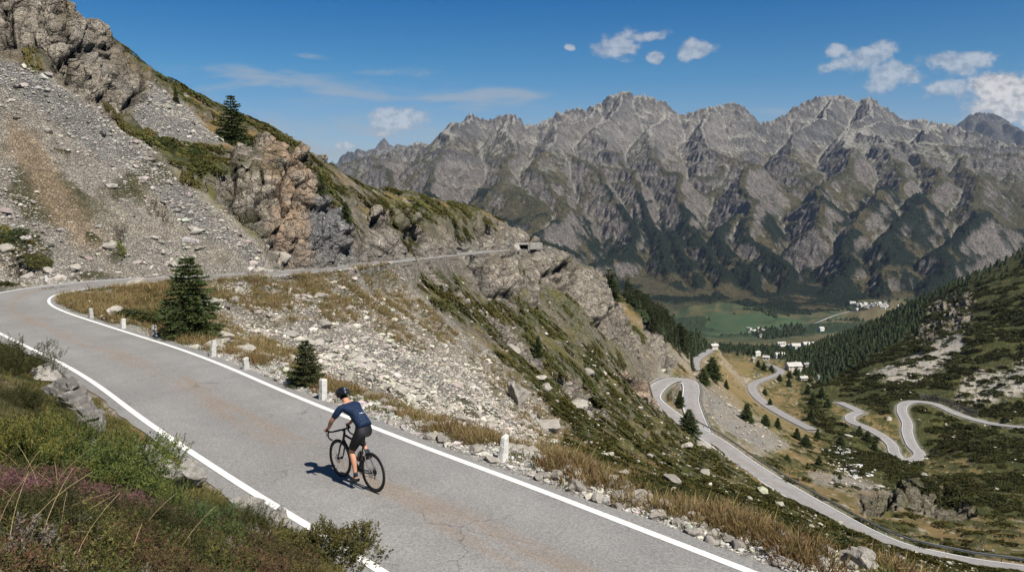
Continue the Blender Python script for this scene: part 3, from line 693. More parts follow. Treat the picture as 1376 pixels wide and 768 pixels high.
rcol = mixc(np.broadcast_to(np.array([.34,.295,.235], np.float32), sh+(3,)), [.46,.40,.32], sstep(.35,.75,facet))
rcol = mixc(rcol, [.25,.235,.21], sstep(0,.5,nB)*.7)
warm = regions([[(352,205),(412,215),(425,270),(425,330),(395,330),(365,290)],[(836,500),(886,525),(862,556),(824,522)],[(360,160),(380,200),(345,200)]], soft=14, r0=50, r1=250)
rcol = mixc(rcol, [.50,.34,.22], warm*.75*sstep(-.5,.3,nC+nB+.2)); rcol = mixc(rcol, [.05,.047,.04], crack*.85)
outcrop_shade = regions([[(428,268),(478,320),(482,352),(410,350),(412,330)]], soft=8, r0=50, r1=90); rcol = mixc(rcol, [.25,.25,.255], outcrop_shade*.9)  # shade on the outcrop's right part, painted into the rock colour as blue-grey
rk = rock*sstep(-.75,-.35,-shrub*.6-sstep(.3,.55,N[...,2]-.55+.3*nB)*.0)
ledge = sstep(.80,.93,N[...,2]+.16*nB)*rock*(1-.8*cut_rock)
rcol = mixc(rcol, [.085,.08,.028], ledge*.6)
Cc_ = mixc(Cc_, rcol, np.clip(rock*1.25,0,1)*(1-shrub*.7))
# steep ground anywhere shows stone
steep = sstep(.80,.62,N[...,2]+.12*nB)*(R > 24)*(1-screes)*(1-rock)*(1-.6*shrub)*(R < 2400)
Cc_ = mixc(Cc_, [.285,.25,.205], steep*.75)
# verge of the near road: gravel, then straw-coloured grass
ii, d, sd, bk = ROAD1_I
vv = np.zeros(Z.size, np.float32); vg = vv.copy(); vn = (nB+nC).ravel()
right = (sd < 0); vv[ii] = np.where(right, sstep(HW1+2.6,HW1+1.0,d+.5*vn[ii]), 0)*(R.ravel()[ii] < 34); vg[ii] = np.where(right, sstep(HW1+.9,HW1+1.6,d)*sstep(HW1+4.2,HW1+3.0,d), 0)*(R.ravel()[ii] < 40)
vv = vv.reshape(sh); vg = vg.reshape(sh)
Cc_ = mixc(Cc_, [.31,.295,.265], vv*sstep(-.5,.0,nC+.2)); Cc_ = mixc(Cc_, [.24,.165,.075], vg*.8)
Cc_ = mixc(Cc_, [.27,.25,.225], rw*(R > 34)*.55)
# main valley: meadows, woods, farmland
vf = sstep(1700,2100,R); 
meadow = regions([[(950,440),(1010,448),(1060,462),(1090,440),(1150,426),(1260,415),(1230,395),(1110,390),(960,408)]], soft=6, r0=2000, r1=4300)
mcol = mixc(np.broadcast_to(np.array([.080,.072,.034], np.float32), sh+(3,)), [.036,.050,.024], sstep(-.1,.1,nD+.3*fbm2(X,Y,260,2,270)))
w1, w2, cells = worley2(X/330+.2*nD, Y/420, 19); mcol = mixc(mcol, [.036,.064,.030], (cells > .6)*.8); mcol = mixc(mcol, [.14,.11,.06], (cells < .18)*.6)
vf_f = sstep(.05,.2, fbm2(X,Y,420,5,280)+.12-.38*meadow+.45*sstep(3300,3900,R)); w_far = vf
Cc_ = mixc(Cc_, mcol, w_far); Cc_ = mixc(Cc_, [.022,.032,.015], w_far*vf_f*.95)
DZ += w_far*vf_f*np.abs(fbm2(X,Y,26,2,290))*16
# woods on the spur behind and on the right-hand slope
fringe = regions([[(1285,400),(1290,378),(1345,347),(1400,325),(1400,352),(1330,385)]], soft=8, r0=500, r1=1500)
wood = regions([[(836,392),(866,410),(890,425),(925,442),(960,456),(948,474),(925,480),(905,462),(880,440),(846,412)],[(1070,500),(1085,470),(1150,442),(1200,415),(1262,388),(1288,377),(1290,392),(1250,404),(1230,440),(1190,470),(1150,498),(1110,516)],[(950,466),(975,458),(1010,454),(1060,461),(1100,468),(1092,494),(1060,486),(1030,476),(985,474)]], soft=6, r0=290, r1=1900)
Cc_ = mixc(Cc_, [.022,.028,.012], wood*.95)
Cc_ = np.clip(Cc_*(1+.16*nC+.10*nB)[...,None], .008, .8)
log('colours')
# ================================================================== the ground, the mountains, the roads as meshes
t = NT('ground_cover', .95, .15)
c = t.attr('Col'); n1 = t.noise(9.0, 5, .65); n2 = t.noise(1.3, 5, .6); n3 = t.noise(55, 3, .6)
v = t.math('MULTIPLY_ADD', t.ramp(n1,.25,.75), .75, .62); v = t.math('MULTIPLY', v, t.math('MULTIPLY_ADD', t.ramp(n2,.25,.75), .45, .78)); v = t.math('MULTIPLY', v, t.math('MULTIPLY_ADD', t.ramp(n3,.25,.75), .4, .8))
mm_ = t.node('ShaderNodeVectorMath', operation='SCALE'); t.link(c, mm_.inputs[0]); t.link(v, mm_.inputs['Scale'])
stone = t.attr('stone', 'Fac')
vor = t.voro(5.0, 'DISTANCE_TO_EDGE'); vor2 = t.voro(8.5, 'DISTANCE_TO_EDGE'); cellc = t.voro(5.0, 'F1', out='Color'); sepx = t.node('ShaderNodeSeparateColor'); t.link(cellc, sepx.inputs[0])
tone = t.math('MULTIPLY_ADD', sepx.outputs[0], .55, .72); tone = t.math('ADD', 1, t.math('MULTIPLY', t.math('SUBTRACT', tone, 1), stone))
edge = t.math('MULTIPLY', t.ramp(vor, .0, .09, 1, 0), t.math('MULTIPLY', stone, .14)); tone = t.math('MULTIPLY', tone, t.math('SUBTRACT', 1, edge))
m2_ = t.node('ShaderNodeVectorMath', operation='SCALE'); t.link(mm_.outputs[0], m2_.inputs[0]); t.link(tone, m2_.inputs['Scale'])
hh = t.math('ADD', t.math('MULTIPLY', t.math('MINIMUM', vor, .16), t.math('MULTIPLY', stone, 3.0)), t.math('MULTIPLY', t.math('MINIMUM', vor2, .12), t.math('MULTIPLY', stone, 1.2)))
hh = t.math('ADD', hh, t.math('ADD', t.math('MULTIPLY', n1, .5), t.math('MULTIPLY', n3, .12)))
crag = t.attr('crag', 'Fac')
wv_ = t.node('ShaderNodeTexNoise'); wv_.inputs['Scale'].default_value = .35; wv_.inputs['Detail'].default_value = 5; t.link(t.pos(), wv_.inputs['Vector'])
wq = t.node('ShaderNodeVectorMath', operation='MULTIPLY_ADD'); t.link(wv_.outputs['Color'], wq.inputs[0]); wq.inputs[1].default_value = (2.6,2.6,2.6); t.link(t.pos(), wq.inputs[2])
tl = t.node('ShaderNodeMapping'); tl.inputs['Rotation'].default_value = (.5,.35,.2); tl.inputs['Scale'].default_value = (1,1,1.9); t.link(wq.outputs[0], tl.inputs[0])
hs = []; dark = None
for sc_, wd, am in ((.42,.030,1.0),(1.05,.035,.45),(2.7,.05,.2)):
    e_ = t.voro(sc_, 'DISTANCE_TO_EDGE', vec=tl.outputs[0]); k_ = t.voro(sc_, 'F1', vec=tl.outputs[0], out='Color'); s_ = t.node('ShaderNodeSeparateColor'); t.link(k_, s_.inputs[0])
    nz_ = t.noise(sc_*2.2, 2); hs.append(t.math('MULTIPLY', t.math('ADD', t.math('MULTIPLY', t.ramp(e_, 0, .09), .55), t.math('MULTIPLY', s_.outputs[0], .75)), am))
    dk_ = t.math('MULTIPLY', t.math('MULTIPLY', t.ramp(e_, wd*.25, wd, 1, 0), t.ramp(nz_, .42, .58)), min(1, am*1.6)); dark = dk_ if dark is None else t.math('MAXIMUM', dark, dk_)
    if sc_ < 2: tone2 = t.math('MULTIPLY_ADD', s_.outputs[1], .34, .83); crt = tone2 if sc_ < .5 else t.math('MULTIPLY', crt, tone2)
hc = t.math('ADD', t.math('ADD', hs[0], hs[1]), hs[2]); hc = t.math('ADD', hc, t.math('MULTIPLY', t.noise(3.5, 6, .7), .5))
shade = t.math('ADD', 1, t.math('MULTIPLY', crag, t.math('SUBTRACT', t.math('MULTIPLY', crt, t.math('SUBTRACT', 1, t.math('MULTIPLY', dark, .82))), 1)))
m3_ = t.node('ShaderNodeVectorMath', operation='SCALE'); t.link(m2_.outputs[0], m3_.inputs[0]); t.link(shade, m3_.inputs['Scale'])
nb_1 = t.bump(hh, 1.0, .26); nb_2 = t.bump(t.math('MULTIPLY', hc, crag), 1.0, .75, nb_1)
ground_mat = t.done(m3_.outputs[0], nb_2)
idx = np.arange(NA*NR).reshape(NA, NR)
gf = np.stack([idx[:-1,:-1].ravel(), idx[1:,:-1].ravel(), idx[1:,1:].ravel(), idx[:-1,1:].ravel()], 1)
gf = gf[:, ::-1] if False else gf
stone_a = np.clip(screes*.9+vv*.10+steep*.3*(1-rock), 0, 1)*(R < 400); crag_a = np.clip(rock*1.15+steep*.6*(R < 300), 0, 1)*(1-.8*screes*(rock < .5))*(1-shrub*.6)
gv = np.stack([DX, DY, DZ], -1).reshape(-1,3)
fm = gv[gf[:2000]]; up_ = np.cross(fm[:,1]-fm[:,0], fm[:,2]-fm[:,0])[:,2].mean()
if up_ < 0: gf = gf[:, ::-1]
ground = link('hillside_ground', mesh_np('hillside_ground', gv, gf, Cc_.reshape(-1,3), True, [ground_mat], attrs={'stone': stone_a.ravel(), 'crag': crag_a.ravel()}))
tag(ground, kind='structure')
# far mountains
t = NT('mountain_rock', .95, .1)
c = t.attr('Col'); n1 = t.noise(.02, 6, .7); n2 = t.noise(.09, 5, .7)
v = t.math('MULTIPLY', t.math('MULTIPLY_ADD', t.ramp(n1,.3,.7), .5, .75), t.math('MULTIPLY_ADD', t.ramp(n2,.32,.68), .95, .55))
mm_ = t.node('ShaderNodeVectorMath', operation='SCALE'); t.link(c, mm_.inputs[0]); t.link(v, mm_.inputs['Scale'])
mountain_mat = t.done(mm_.outputs[0], t.bump(t.math('ADD', n1, t.math('MULTIPLY', n2, .6)), 1.0, 46))
ny, nx = Hm.shape
mo = link('far_mountains', mesh_np('far_mountains', np.stack([GXm, GYm, Hm], -1).reshape(-1,3), range_faces(ny, nx), col_m.reshape(-1,3), True, [mountain_mat]))
tag(mo, kind='structure')
crest_r = R_((1180,215,12200),(1230,190,12300),(1262,182,12500),(1290,167,12500),(1300,160,12500),(1318,155,12600),(1345,160,12600),(1360,168,12500),(1376,178,12400),(1440,205,12000),(1540,240,12000))
crest_l = R_((340,260,13200),(440,224,13000),(456,214,13000),(470,209,13000),(482,205,13000),(495,207,13000),(515,191,13000),(526,194,13000),(540,200,13000),(562,206,13000),(640,230,13000))
for nm, cr, sp, xx0, xx1, sd_ in (('distant_peaks', crest_r, [R_((1318,155,12600),(1310,190,11600),(1300,230,10600)), R_((1345,160,12600),(1365,200,11400))], 5200, 10000, 71), ('distant_peaks', crest_l, [R_((515,191,13000),(508,225,12000)), R_((482,205,13000),(470,240,12000))], -4600, 0, 83)):
    gx, gy, hh_, sl_, au_, cc2 = build_range(nm, cr, sp, xx0, xx1, 10500, 14200, 40.0, 2.0, -300, 1.0, 8, .08, sd_, 1.0)
    cm_, *_ = mountain_colour(gx, gy, hh_, sl_, au_, sd_, -400, 0, cc2)
    tag(link(nm, mesh_np(nm, np.stack([gx, gy, hh_], -1).reshape(-1,3), range_faces(*hh_.shape), cm_.reshape(-1,3)*(.42 if sd_ == 71 else .7), True, [mountain_mat])), kind='structure')
# roads
def ribbon(c, hw, z, extra=0.0, offset=0.0, s0=0, s1=None):
    tt = tangents(c); l = np.stack([-tt[:,1], tt[:,0], 0*tt[:,0]], 1); a = c+l*(offset+hw)+[0,0,z]; b = c+l*(offset-hw)+[0,0,z]
    n = len(c); v = np.concatenate([a, b]); i = np.arange(n-1)
    return v, np.stack([n+i, n+i+1, i+1, i], 1)
def asphalt(name, base, cracks=True):
    t = NT(name, .85, .25); b = np.array(base)
    n1 = t.noise(.35, 5, .6); n2 = t.noise(2.2, 5, .65); n3 = t.noise(70, 3, .7); n4 = t.noise(26, 3, .75)
    col = t.mix(t.ramp(n1,.3,.7), tuple(b*.86), tuple(b*1.12)); col = t.mix(t.ramp(n2,.35,.75), col, tuple(b*.92), 'MIX')
    u = t.attr('across', 'Fac')
    al = t.attr('along', 'Fac'); cx_ = t.node('ShaderNodeCombineXYZ'); t.setv(cx_.inputs[0], t.math('MULTIPLY', al, .10)); t.setv(cx_.inputs[1], t.math('MULTIPLY', u, 1.6))
    wander = t.math('MULTIPLY', t.math('SUBTRACT', t.noise(.9, 3, .6, cx_.outputs[0]), .5), .5)
    band = t.math('MULTIPLY', t.ramp(t.math('ABSOLUTE', t.math('ADD', t.math('SUBTRACT', u, .02), wander)), .02, .26, 1, 0), t.ramp(t.noise(2.6, 6, .7, cx_.outputs[0]), .40, .60))
    col = t.mix(t.math('MULTIPLY', band, .62), col, (b[0]*1.02, b[1]*.80, b[2]*.60))
    band2 = t.math('MULTIPLY', t.ramp(t.math('ABSOLUTE', t.math('SUBTRACT', t.math('ABSOLUTE', u), .52)), .05, .25, 1, 0), t.ramp(n1,.25,.6)); col = t.mix(t.math('MULTIPLY', band2, .22), col, tuple(b*1.3))
    sp = t.math('MULTIPLY_ADD', t.ramp(n3,.3,.72), .55, .72); sp = t.math('MULTIPLY', sp, t.math('MULTIPLY_ADD', t.ramp(n4,.28,.72), .5, .75))
    if cracks:
        w = t.node('ShaderNodeVectorMath', operation='MULTIPLY_ADD'); nz = t.node('ShaderNodeTexNoise'); nz.inputs['Scale'].default_value = 1.6; nz.inputs['Detail'].default_value = 6; t.link(t.pos(), nz.inputs['Vector'])
        t.link(nz.outputs['Color'], w.inputs[0]); w.inputs[1].default_value = (.7,.7,.7); t.link(t.pos(), w.inputs[2])
        e = t.voro(.33, 'DISTANCE_TO_EDGE', vec=w.outputs[0]); ck = t.math('MULTIPLY', t.ramp(e,.0,.0042,1,0), t.ramp(t.noise(.5,3),.47,.55))
        e2 = t.voro(4.0, 'DISTANCE_TO_EDGE', vec=w.outputs[0]); ck2 = t.math('MULTIPLY', t.ramp(e2,.0,.045,1,0), t.ramp(t.noise(.42,4,.6),.62,.70)); ck = t.math('MAXIMUM', ck, t.math('MULTIPLY', ck2, .8))
        sp = t.math('MULTIPLY', sp, t.math('SUBTRACT', 1, t.math('MULTIPLY', ck, .42)))
    m_ = t.node('ShaderNodeVectorMath', operation='SCALE'); t.link(col, m_.inputs[0]); t.link(sp, m_.inputs['Scale'])
    return t.done(m_.outputs[0], t.bump(t.math('ADD', n3, n4), .5, .006))
asph1 = asphalt('worn_asphalt', (.215,.207,.197)); asph2 = asphalt('pale_asphalt', (.25,.24,.235), False)
def road_mesh(name, c, hw, z, mat, nseg=12, crown=.02):
    tt = tangents(c); l = np.stack([-tt[:,1], tt[:,0], 0*tt[:,0]], 1); V = []; U = []
    for k in range(nseg+1):
        u = -1+2*k/nseg; wob = 1.0
        edge = np.zeros(len(c))
        if k in (0, nseg) and name == 'mountain_road': edge = .09*np.convolve(np.random.default_rng(k).normal(size=len(c)), np.ones(3)/3, 'same')
        V.append(c+l*((u*hw)+edge*np.sign(u))[:,None]+np.array([0,0,z])+np.array([0,0,1.0])*crown*(1-u*u)); U.append(np.full(len(c), u))
    n = len(c); V = np.concatenate(V); i = np.arange(n-1); F = []
    for k in range(nseg): F.append(np.stack([k*n+i, k*n+i+1, (k+1)*n+i+1, (k+1)*n+i], 1))
    F = np.concatenate(F)
    fm = V[F[:50]]
    if np.cross(fm[:,1]-fm[:,0], fm[:,2]-fm[:,0])[:,2].mean() < 0: F = F[:, ::-1]
    return tag(link(name, mesh_np(name, V, F, None, True, [mat], attrs={'across': np.concatenate(U), 'along': np.tile(np.concatenate([[0], np.cumsum(np.linalg.norm(np.diff(c, axis=0), axis=1))]), nseg+1)})), kind='structure')
road_mesh('mountain_road', road1, HW1, 0, asph1)
for nm, (rd, hw, _) in zip(('lower_road','valley_lane','switchback_road','side_track','farm_track','farm_track'), ROADS): road_mesh(nm, rd, hw, 0, asph2, 6, .05)
road_mesh('valley_road', road8, HW8, 0, asph2, 4, .1)
t = NT('road_paint', .7, .3); pn = t.noise(14, 5, .7); pn2 = t.noise(90, 3, .7)
wear = t.math('MAXIMUM', t.ramp(pn,.54,.72), t.ramp(pn2,.58,.74)); paint_mat = t.done(t.mix(t.math('MULTIPLY', wear, .8), (.68,.67,.63), (.33,.32,.30)))
def line_mesh(name, c, off, hw, z):
    v, f = ribbon(c, hw, z, offset=off); fm = v[f[:50]]
    if np.cross(fm[:,1]-fm[:,0], fm[:,2]-fm[:,0])[:,2].mean() < 0: f = f[:, ::-1]
    return tag(link(name, mesh_np(name, v, f, None, True, [paint_mat])), kind='structure')
def zoff(off, hw, crown): return crown*(1-(off/hw)**2)
near_part = road1[:int(75/.5)]; far_part = road1[int(75/.5)-1:]
for sgn in (1,-1):
    line_mesh('road_edge_line', near_part, sgn*LHALF, .065, zoff(LHALF,HW1,.02)+.006)
    line_mesh('road_edge_line', far_part, sgn*LHALF, .07, zoff(LHALF,HW1,.02)+.03)
    line_mesh('lower_road_edge_line', road2, sgn*(HW2-.3), .10, zoff(HW2-.3,HW2,.05)+.04)
    line_mesh('switchback_edge_line', road4, sgn*(HW4-.3), .07, zoff(HW4-.3,HW4,.05)+.05)
log('meshes')
from mathutils import Vector, Quaternion
# ================================================================== where things can stand
run = np.minimum.accumulate(PY2, axis=1); VIS = (PY2 <= run+7) & (PX2 > -90) & (PX2 < 1480) & (PY2 < 830)
def ground_at(x, y):
    a = np.interp(np.arctan2(x, y), az, np.arange(NA)); r = np.interp(np.log(np.hypot(x, y)), lr, np.arange(NR))
    i = np.minimum(a.astype(int) if hasattr(a,'astype') else int(a), NA-2); j = np.minimum(r.astype(int) if hasattr(r,'astype') else int(r), NR-2); fa = a-i; fr = r-j
    return DZ[i,j]*(1-fa)*(1-fr)+DZ[i+1,j]*fa*(1-fr)+DZ[i,j+1]*(1-fa)*fr+DZ[i+1,j+1]*fa*fr
def hit(px, py, rmin=0.0):
    """point of the ground seen at a pixel of the photograph"""
    i = int(np.argmin(np.abs(az-math.atan2((px-688)/FPX, CP+(384-py)/FPX*SP))))
    ok = np.flatnonzero((PY2[i] <= py) & (R[i] > rmin)); j = ok[0] if len(ok) else NR-1
    return np.array([DX[i,j], DY[i,j], DZ[i,j]])
def pick(mask, n, rng, power=0.0):
    w = np.where(VIS, mask, 0).ravel()*np.repeat(np.gradient(lr)[None], NA, 0).ravel()*np.repeat(np.gradient(az)[:,None], NR, 1).ravel()
    w = w*(R.ravel()**power); s = w.sum()
    if s <= 0: return np.zeros(0, int)
    c = np.cumsum(w/s); return np.unique(np.searchsorted(c, rng.random(n)).clip(0, len(w)-1))
rng = np.random.default_rng(77)
def on_road(p, m=.5):
    return any(np.hypot(rd[:,0]-p[0], rd[:,1]-p[1]).min() < hw+m for rd, hw in ((road1,HW1),(road2,HW2),(road3,HW3),(road4,HW4),(road5,HW5),(road6,HW6),(road7,HW7)))
roadmask = np.zeros_like(Z)
for rd, hw, reach in [(road1,HW1,3.0)]+ROADS:
    ii, d, *_ = nearest_on(rd, DX, DY, hw+(.10 if hw == HW1 else .7)); roadmask.ravel()[ii] = 1
roadclear = roadmask.copy()
for rd, hw, reach in ROADS:
    ii, d, *_ = nearest_on(rd, DX, DY, hw+5.0); roadclear.ravel()[ii] = 1
    for p in rd[::2]:                                   # nothing tall just in front of a lane that lies open to view
        rr_ = math.hypot(p[0], p[1]); i = int(np.argmin(np.abs(az-math.atan2(p[0], p[1])))); js = np.flatnonzero((R[0] < rr_) & (R[0] > rr_-16)); roadclear[max(0,i-3):i+4, js[0]:js[-1]+1] = 1
NS = normals(X, Y, Zb)
# ------------------------------------------------------------------ materials for leaves, bark, stone
def leaf_mat(name, trans=.25, rough=.75):
    t = NT(name, rough, .2); c = t.attr('Col'); n = t.noise(3.0, 2)
    oi = t.node('ShaderNodeObjectInfo'); v = t.math('MULTIPLY', t.math('MULTIPLY_ADD', oi.outputs['Random'], .35, .82), t.math('MULTIPLY_ADD', n, .5, .75))
    m_ = t.node('ShaderNodeVectorMath', operation='SCALE'); t.link(c, m_.inputs[0]); t.link(v, m_.inputs['Scale'])
    t.setv(t.bsdf.inputs['Base Color'], m_.outputs[0])
    tr = t.node('ShaderNodeBsdfTranslucent'); t.link(m_.outputs[0], tr.inputs[0]); mx = t.node('ShaderNodeMixShader'); mx.inputs[0].default_value = trans
    t.link(t.bsdf.outputs[0], mx.inputs[1]); t.link(tr.outputs[0], mx.inputs[2]); t.link(mx.outputs[0], t.out.inputs[0]); return t.m
leaf = leaf_mat('leaves'); needle = leaf_mat('needles', .15); grass_m = leaf_mat('dry_grass', .35)
bark = simple('bark', (.10,.075,.055), .95, .1, vary=.35, scale=14, bump=.5, bdist=.02)
def stone_mat(name, c1, c2, lichen=.4):
    t = NT(name, .92, .2); p = t.pos(True); oi = t.node('ShaderNodeObjectInfo')
    n1 = t.noise(2.2, 6, .65, p); n2 = t.noise(9, 5, .7, p); n3 = t.noise(40, 3, .7, p)
    col = t.mix(t.ramp(n1,.3,.7), c1, c2); col = t.mix(t.math('MULTIPLY', t.ramp(n2,.52,.66), lichen), col, (.09,.085,.06)); col = t.mix(t.math('MULTIPLY', t.ramp(t.noise(4.5,4,.6,p),.60,.7), lichen*.8), col, (.42,.41,.36))
    v = t.math('MULTIPLY', t.math('MULTIPLY_ADD', n3, .6, .7), t.math('MULTIPLY_ADD', oi.outputs['Random'], .35, .82))
    m_ = t.node('ShaderNodeVectorMath', operation='SCALE'); t.link(col, m_.inputs[0]); t.link(v, m_.inputs['Scale'])
    return t.done(m_.outputs[0], t.bump(t.math('ADD', n2, t.math('MULTIPLY', n3, .4)), .7, .04))
boulder_m = stone_mat('weathered_stone', (.27,.245,.21), (.37,.34,.295)); bank_m = stone_mat('lichened_rock', (.24,.225,.20), (.38,.355,.32), .75); slab_m = stone_mat('dark_slab', (.085,.08,.075), (.21,.195,.175), .5)
t = NT('scree_stone', .95, .15); m_ = t.node('ShaderNodeVectorMath', operation='SCALE'); t.link(t.attr('Col'), m_.inputs[0]); t.setv(m_.inputs['Scale'], t.math('MULTIPLY_ADD', t.noise(7,4,.65), .7, .65)); scree_m = t.done(m_.outputs[0], t.bump(t.noise(18,3), .5, .04))
# ------------------------------------------------------------------ blades, sprigs, bushes
def unit(v): return v/(np.linalg.norm(v, axis=-1)[...,None]+1e-9)
def blades(p, d, L, w, rng, bend=.25, col=None, tip=None):
    n = len(p); L = np.broadcast_to(L, n)[:,None]; w = np.broadcast_to(w, n)[:,None]
    s = unit(np.cross(d, rng.normal(size=(n,3)))); b = rng.normal(size=(n,3))*bend*.5; b[:,2] -= bend*.6
    m = p+d*L*.55+b*L*.25; t = p+d*L+b*L*.9
    V = np.stack([p-s*w*.35, p+s*w*.35, m-s*w*.5, m+s*w*.5, t], 1).reshape(-1,3)
    i = np.arange(n)*5; Q = np.stack([i,i+1,i+3,i+2], 1); T = np.stack([i+2,i+3,i+4], 1)
    C = np.repeat(col[:,None], 5, 1) if tip is None else np.stack([col,col,(col+tip)/2,(col+tip)/2,tip], 1)
    return V, Q, T, C.reshape(-1,3)
class Fol:
    def __init__(s): s.V=[]; s.Q=[]; s.T=[]; s.C=[]; s.n=0; s.M=[]
    def add(s, V, Q, T, C): s.V.append(V); s.Q.append(Q+s.n); s.T.append(T+s.n); s.C.append(C); s.n += len(V)
    def mesh(s, name, mats):
        return mesh_np(name, np.concatenate(s.V), [np.concatenate(s.Q), np.concatenate(s.T)], np.concatenate(s.C), False, mats)
def jitc(c, n, rng, a=.3): 
    c = np.asarray(c, float); return np.clip(c*(1+a*rng.normal(size=(n,1))*.6)*(1+a*.3*rng.normal(size=(n,3))), .004, .9)
def dome_points(n, rng, rx, ry, rz, lump=.25, inner=.25):
    d = unit(rng.normal(size=(n,3))); d[:,2] = np.where(d[:,2] < -.4, -d[:,2], d[:,2])
    k = 1+lump*(perlin3(d[:,0]*2.6+rng.random()*50, d[:,1]*2.6, d[:,2]*2.6, 3)*1.3+perlin3(d[:,0]*6, d[:,1]*6+rng.random()*50, d[:,2]*6, 5)*.6)
    k *= 1-inner*rng.random(n)**2
    return d*k[:,None]*np.array([rx,ry,rz]), unit(d/np.array([rx,ry,rz]))
def bush_mesh(name, seed, rx, ry, rz, nsprig, per, L, w, c1, c2, sprig=.1, up=.35, lump=.3, tipmix=.4, mat=None):
    rng = np.random.default_rng(seed); p, nrm = dome_points(nsprig, rng, rx, ry, rz, lump)
    ax = unit(nrm+np.array([0,0,up])+.45*rng.normal(size=p.shape))
    t = rng.random((nsprig, per)); P_ = (p[:,None]+ax[:,None]*(t[...,None]*sprig)).reshape(-1,3)
    D = unit((ax[:,None]*.75+.75*unit(rng.normal(size=(nsprig,per,3)))).reshape(-1,3))
    base = mixc(jitc(c1, nsprig, rng, .3).astype(np.float32), np.array(c2), np.clip(.5+.9*perlin3(p[:,0]*3/rx, p[:,1]*3/ry, p[:,2]*2/rz, seed % 50)+.25*rng.normal(size=nsprig),0,1))
    C = np.repeat(base[:,None], per, 1).reshape(-1,3); F = Fol()
    F.add(*blades(P_, D, L*(.7+.6*rng.random(len(P_))), w, rng, .2, C, np.clip(C*(1+tipmix),0,.9)))
    return F.mesh(name, [mat or leaf])
def merge_instances(name, protos, xf, mats, kind='stuff', tint=None, tilt=None):
    """many copies of small prototype meshes as one mesh (ground cover nobody could count)"""
    V=[]; Q=[]; T=[]; C=[]; n=0
    for k, (pv, pq, pt, pc) in enumerate(protos):
        sel = [i for i in range(len(xf)) if i % len(protos) == k]
        if not sel: continue
        pos = np.array([xf[i][0] for i in sel]); rot = np.array([xf[i][1] for i in sel]); sc = np.array([xf[i][2] for i in sel])
        if sc.ndim == 1: sc = np.repeat(sc[:,None], 3, 1)
        c, s = np.cos(rot)[:,None], np.sin(rot)[:,None]; v = pv[None]*sc[:,None,:]
        w = np.stack([v[...,0]*c-v[...,1]*s, v[...,0]*s+v[...,1]*c, v[...,2]], -1)+pos[:,None]
        if tilt is not None:
            g_ = np.array([tilt[i] for i in sel]); w[...,2] += g_[:,0:1]*(w[...,0]-pos[:,0:1])+g_[:,1:2]*(w[...,1]-pos[:,1:2])
        off = n+np.arange(len(sel))[:,None,None]*len(pv)
        V.append(w.reshape(-1,3)); cc = np.repeat(pc[None], len(sel), 0)
        if tint is not None: cc = cc*np.array([tint[i] for i in sel])[:,None,:]
        C.append(cc.reshape(-1,3))
        if len(pq): Q.append((pq[None]+off).reshape(-1,4))
        if len(pt): T.append((pt[None]+off).reshape(-1,3))
        n += w.shape[0]*w.shape[1]
    fs = [np.concatenate(x) for x in (Q,T) if x]
    return tag(link(name, mesh_np(name, np.concatenate(V), fs, np.concatenate(C), False, mats)), kind=kind)
def arrays(me):
    n = len(me.vertices); v = np.empty(n*3, np.float32); me.vertices.foreach_get('co', v)
    q = [p.vertices[:] for p in me.polygons]; Q = np.array([x for x in q if len(x) == 4]).reshape(-1,4); T = np.array([x for x in q if len(x) == 3]).reshape(-1,3)
    if 'Col' in me.color_attributes:
        c = np.empty(n*4, np.float32); me.color_attributes['Col'].data.foreach_get('color', c); c = c.reshape(-1,4)[:,:3]
    else: c = np.full((n,3), .4, np.float32)
    return v.reshape(-1,3), Q.astype(np.int64), T.astype(np.int64), c
# ------------------------------------------------------------------ rocks
def ico(sub):
    import bmesh
    bm = bmesh.new(); bmesh.ops.create_icosphere(bm, subdivisions=sub, radius=1); v = np.array([x.co[:] for x in bm.verts]); f = np.array([[q.index for q in p.verts] for p in bm.faces]); bm.free(); return v, f
ICO = {k: ico(k) for k in (1,2,3,4)}
def rock_arrays(seed, sub=2, sx=1.0, sy=.8, sz=.6, ncut=9, rough=.08):
    """a boulder: a ball cut by random planes, then roughened"""
    rng = np.random.default_rng(seed); v, f = ICO[sub]; v = v.copy()
    for k in range(ncut):
        n = unit(rng.normal(size=3)); d = .45+.4*rng.random(); h = v@n-d; m = h > 0; v[m] -= n*h[m][:,None]
    v += v*(rough*fbm3(v[:,0]*1.0+seed, v[:,1], v[:,2], .42, 4, seed % 40))[:,None]*2
    return (v*np.array([sx,sy,sz])).astype(np.float32), f
def rock_mesh(name, seed, sub=3, mat=None, smooth=False, **k):
    v, f = rock_arrays(seed, sub, **k); return mesh_np(name, v, f, None, smooth, [mat or boulder_m])
# ================================================================== stones
ptotos = []
stone_protos = []
for k in range(7):
    v, f = rock_arrays(100+k, 1, 1, .75, .55, 6, .1); stone_protos.append((v, np.zeros((0,4),np.int64), f, np.ones((len(v),3),np.float32)))
def stones_at(idx, smin, smax, pw, rng, col=(.385,.35,.30), cj=.24, sink=.15, rs=1.0):
    xf=[]; tint=[]; u = rng.random(len(idx))
    for q, i in enumerate(idx):
        x, y = DX.ravel()[i], DY.ravel()[i]; s = min(smax, smin*(1-u[q])**(-pw))*rs
        xf.append(((x, y, DZ.ravel()[i]+s*(.5-sink)*.5), rng.random()*6.28, (s*(.8+.5*rng.random()), s*(.7+.4*rng.random()), s*(.7+.5*rng.random()))))
        tint.append(np.array(col)*(1+cj*rng.normal())*(1+.04*rng.normal(size=3)))
    return xf, tint
nostone = (1-roadmask)
mA = np.maximum(big_scree, .0)*nostone*(1-.9*shrub); iA = pick(mA*(R<120), 22000, rng)
xfA, tA = stones_at(iA, .06, .42, .36, rng)
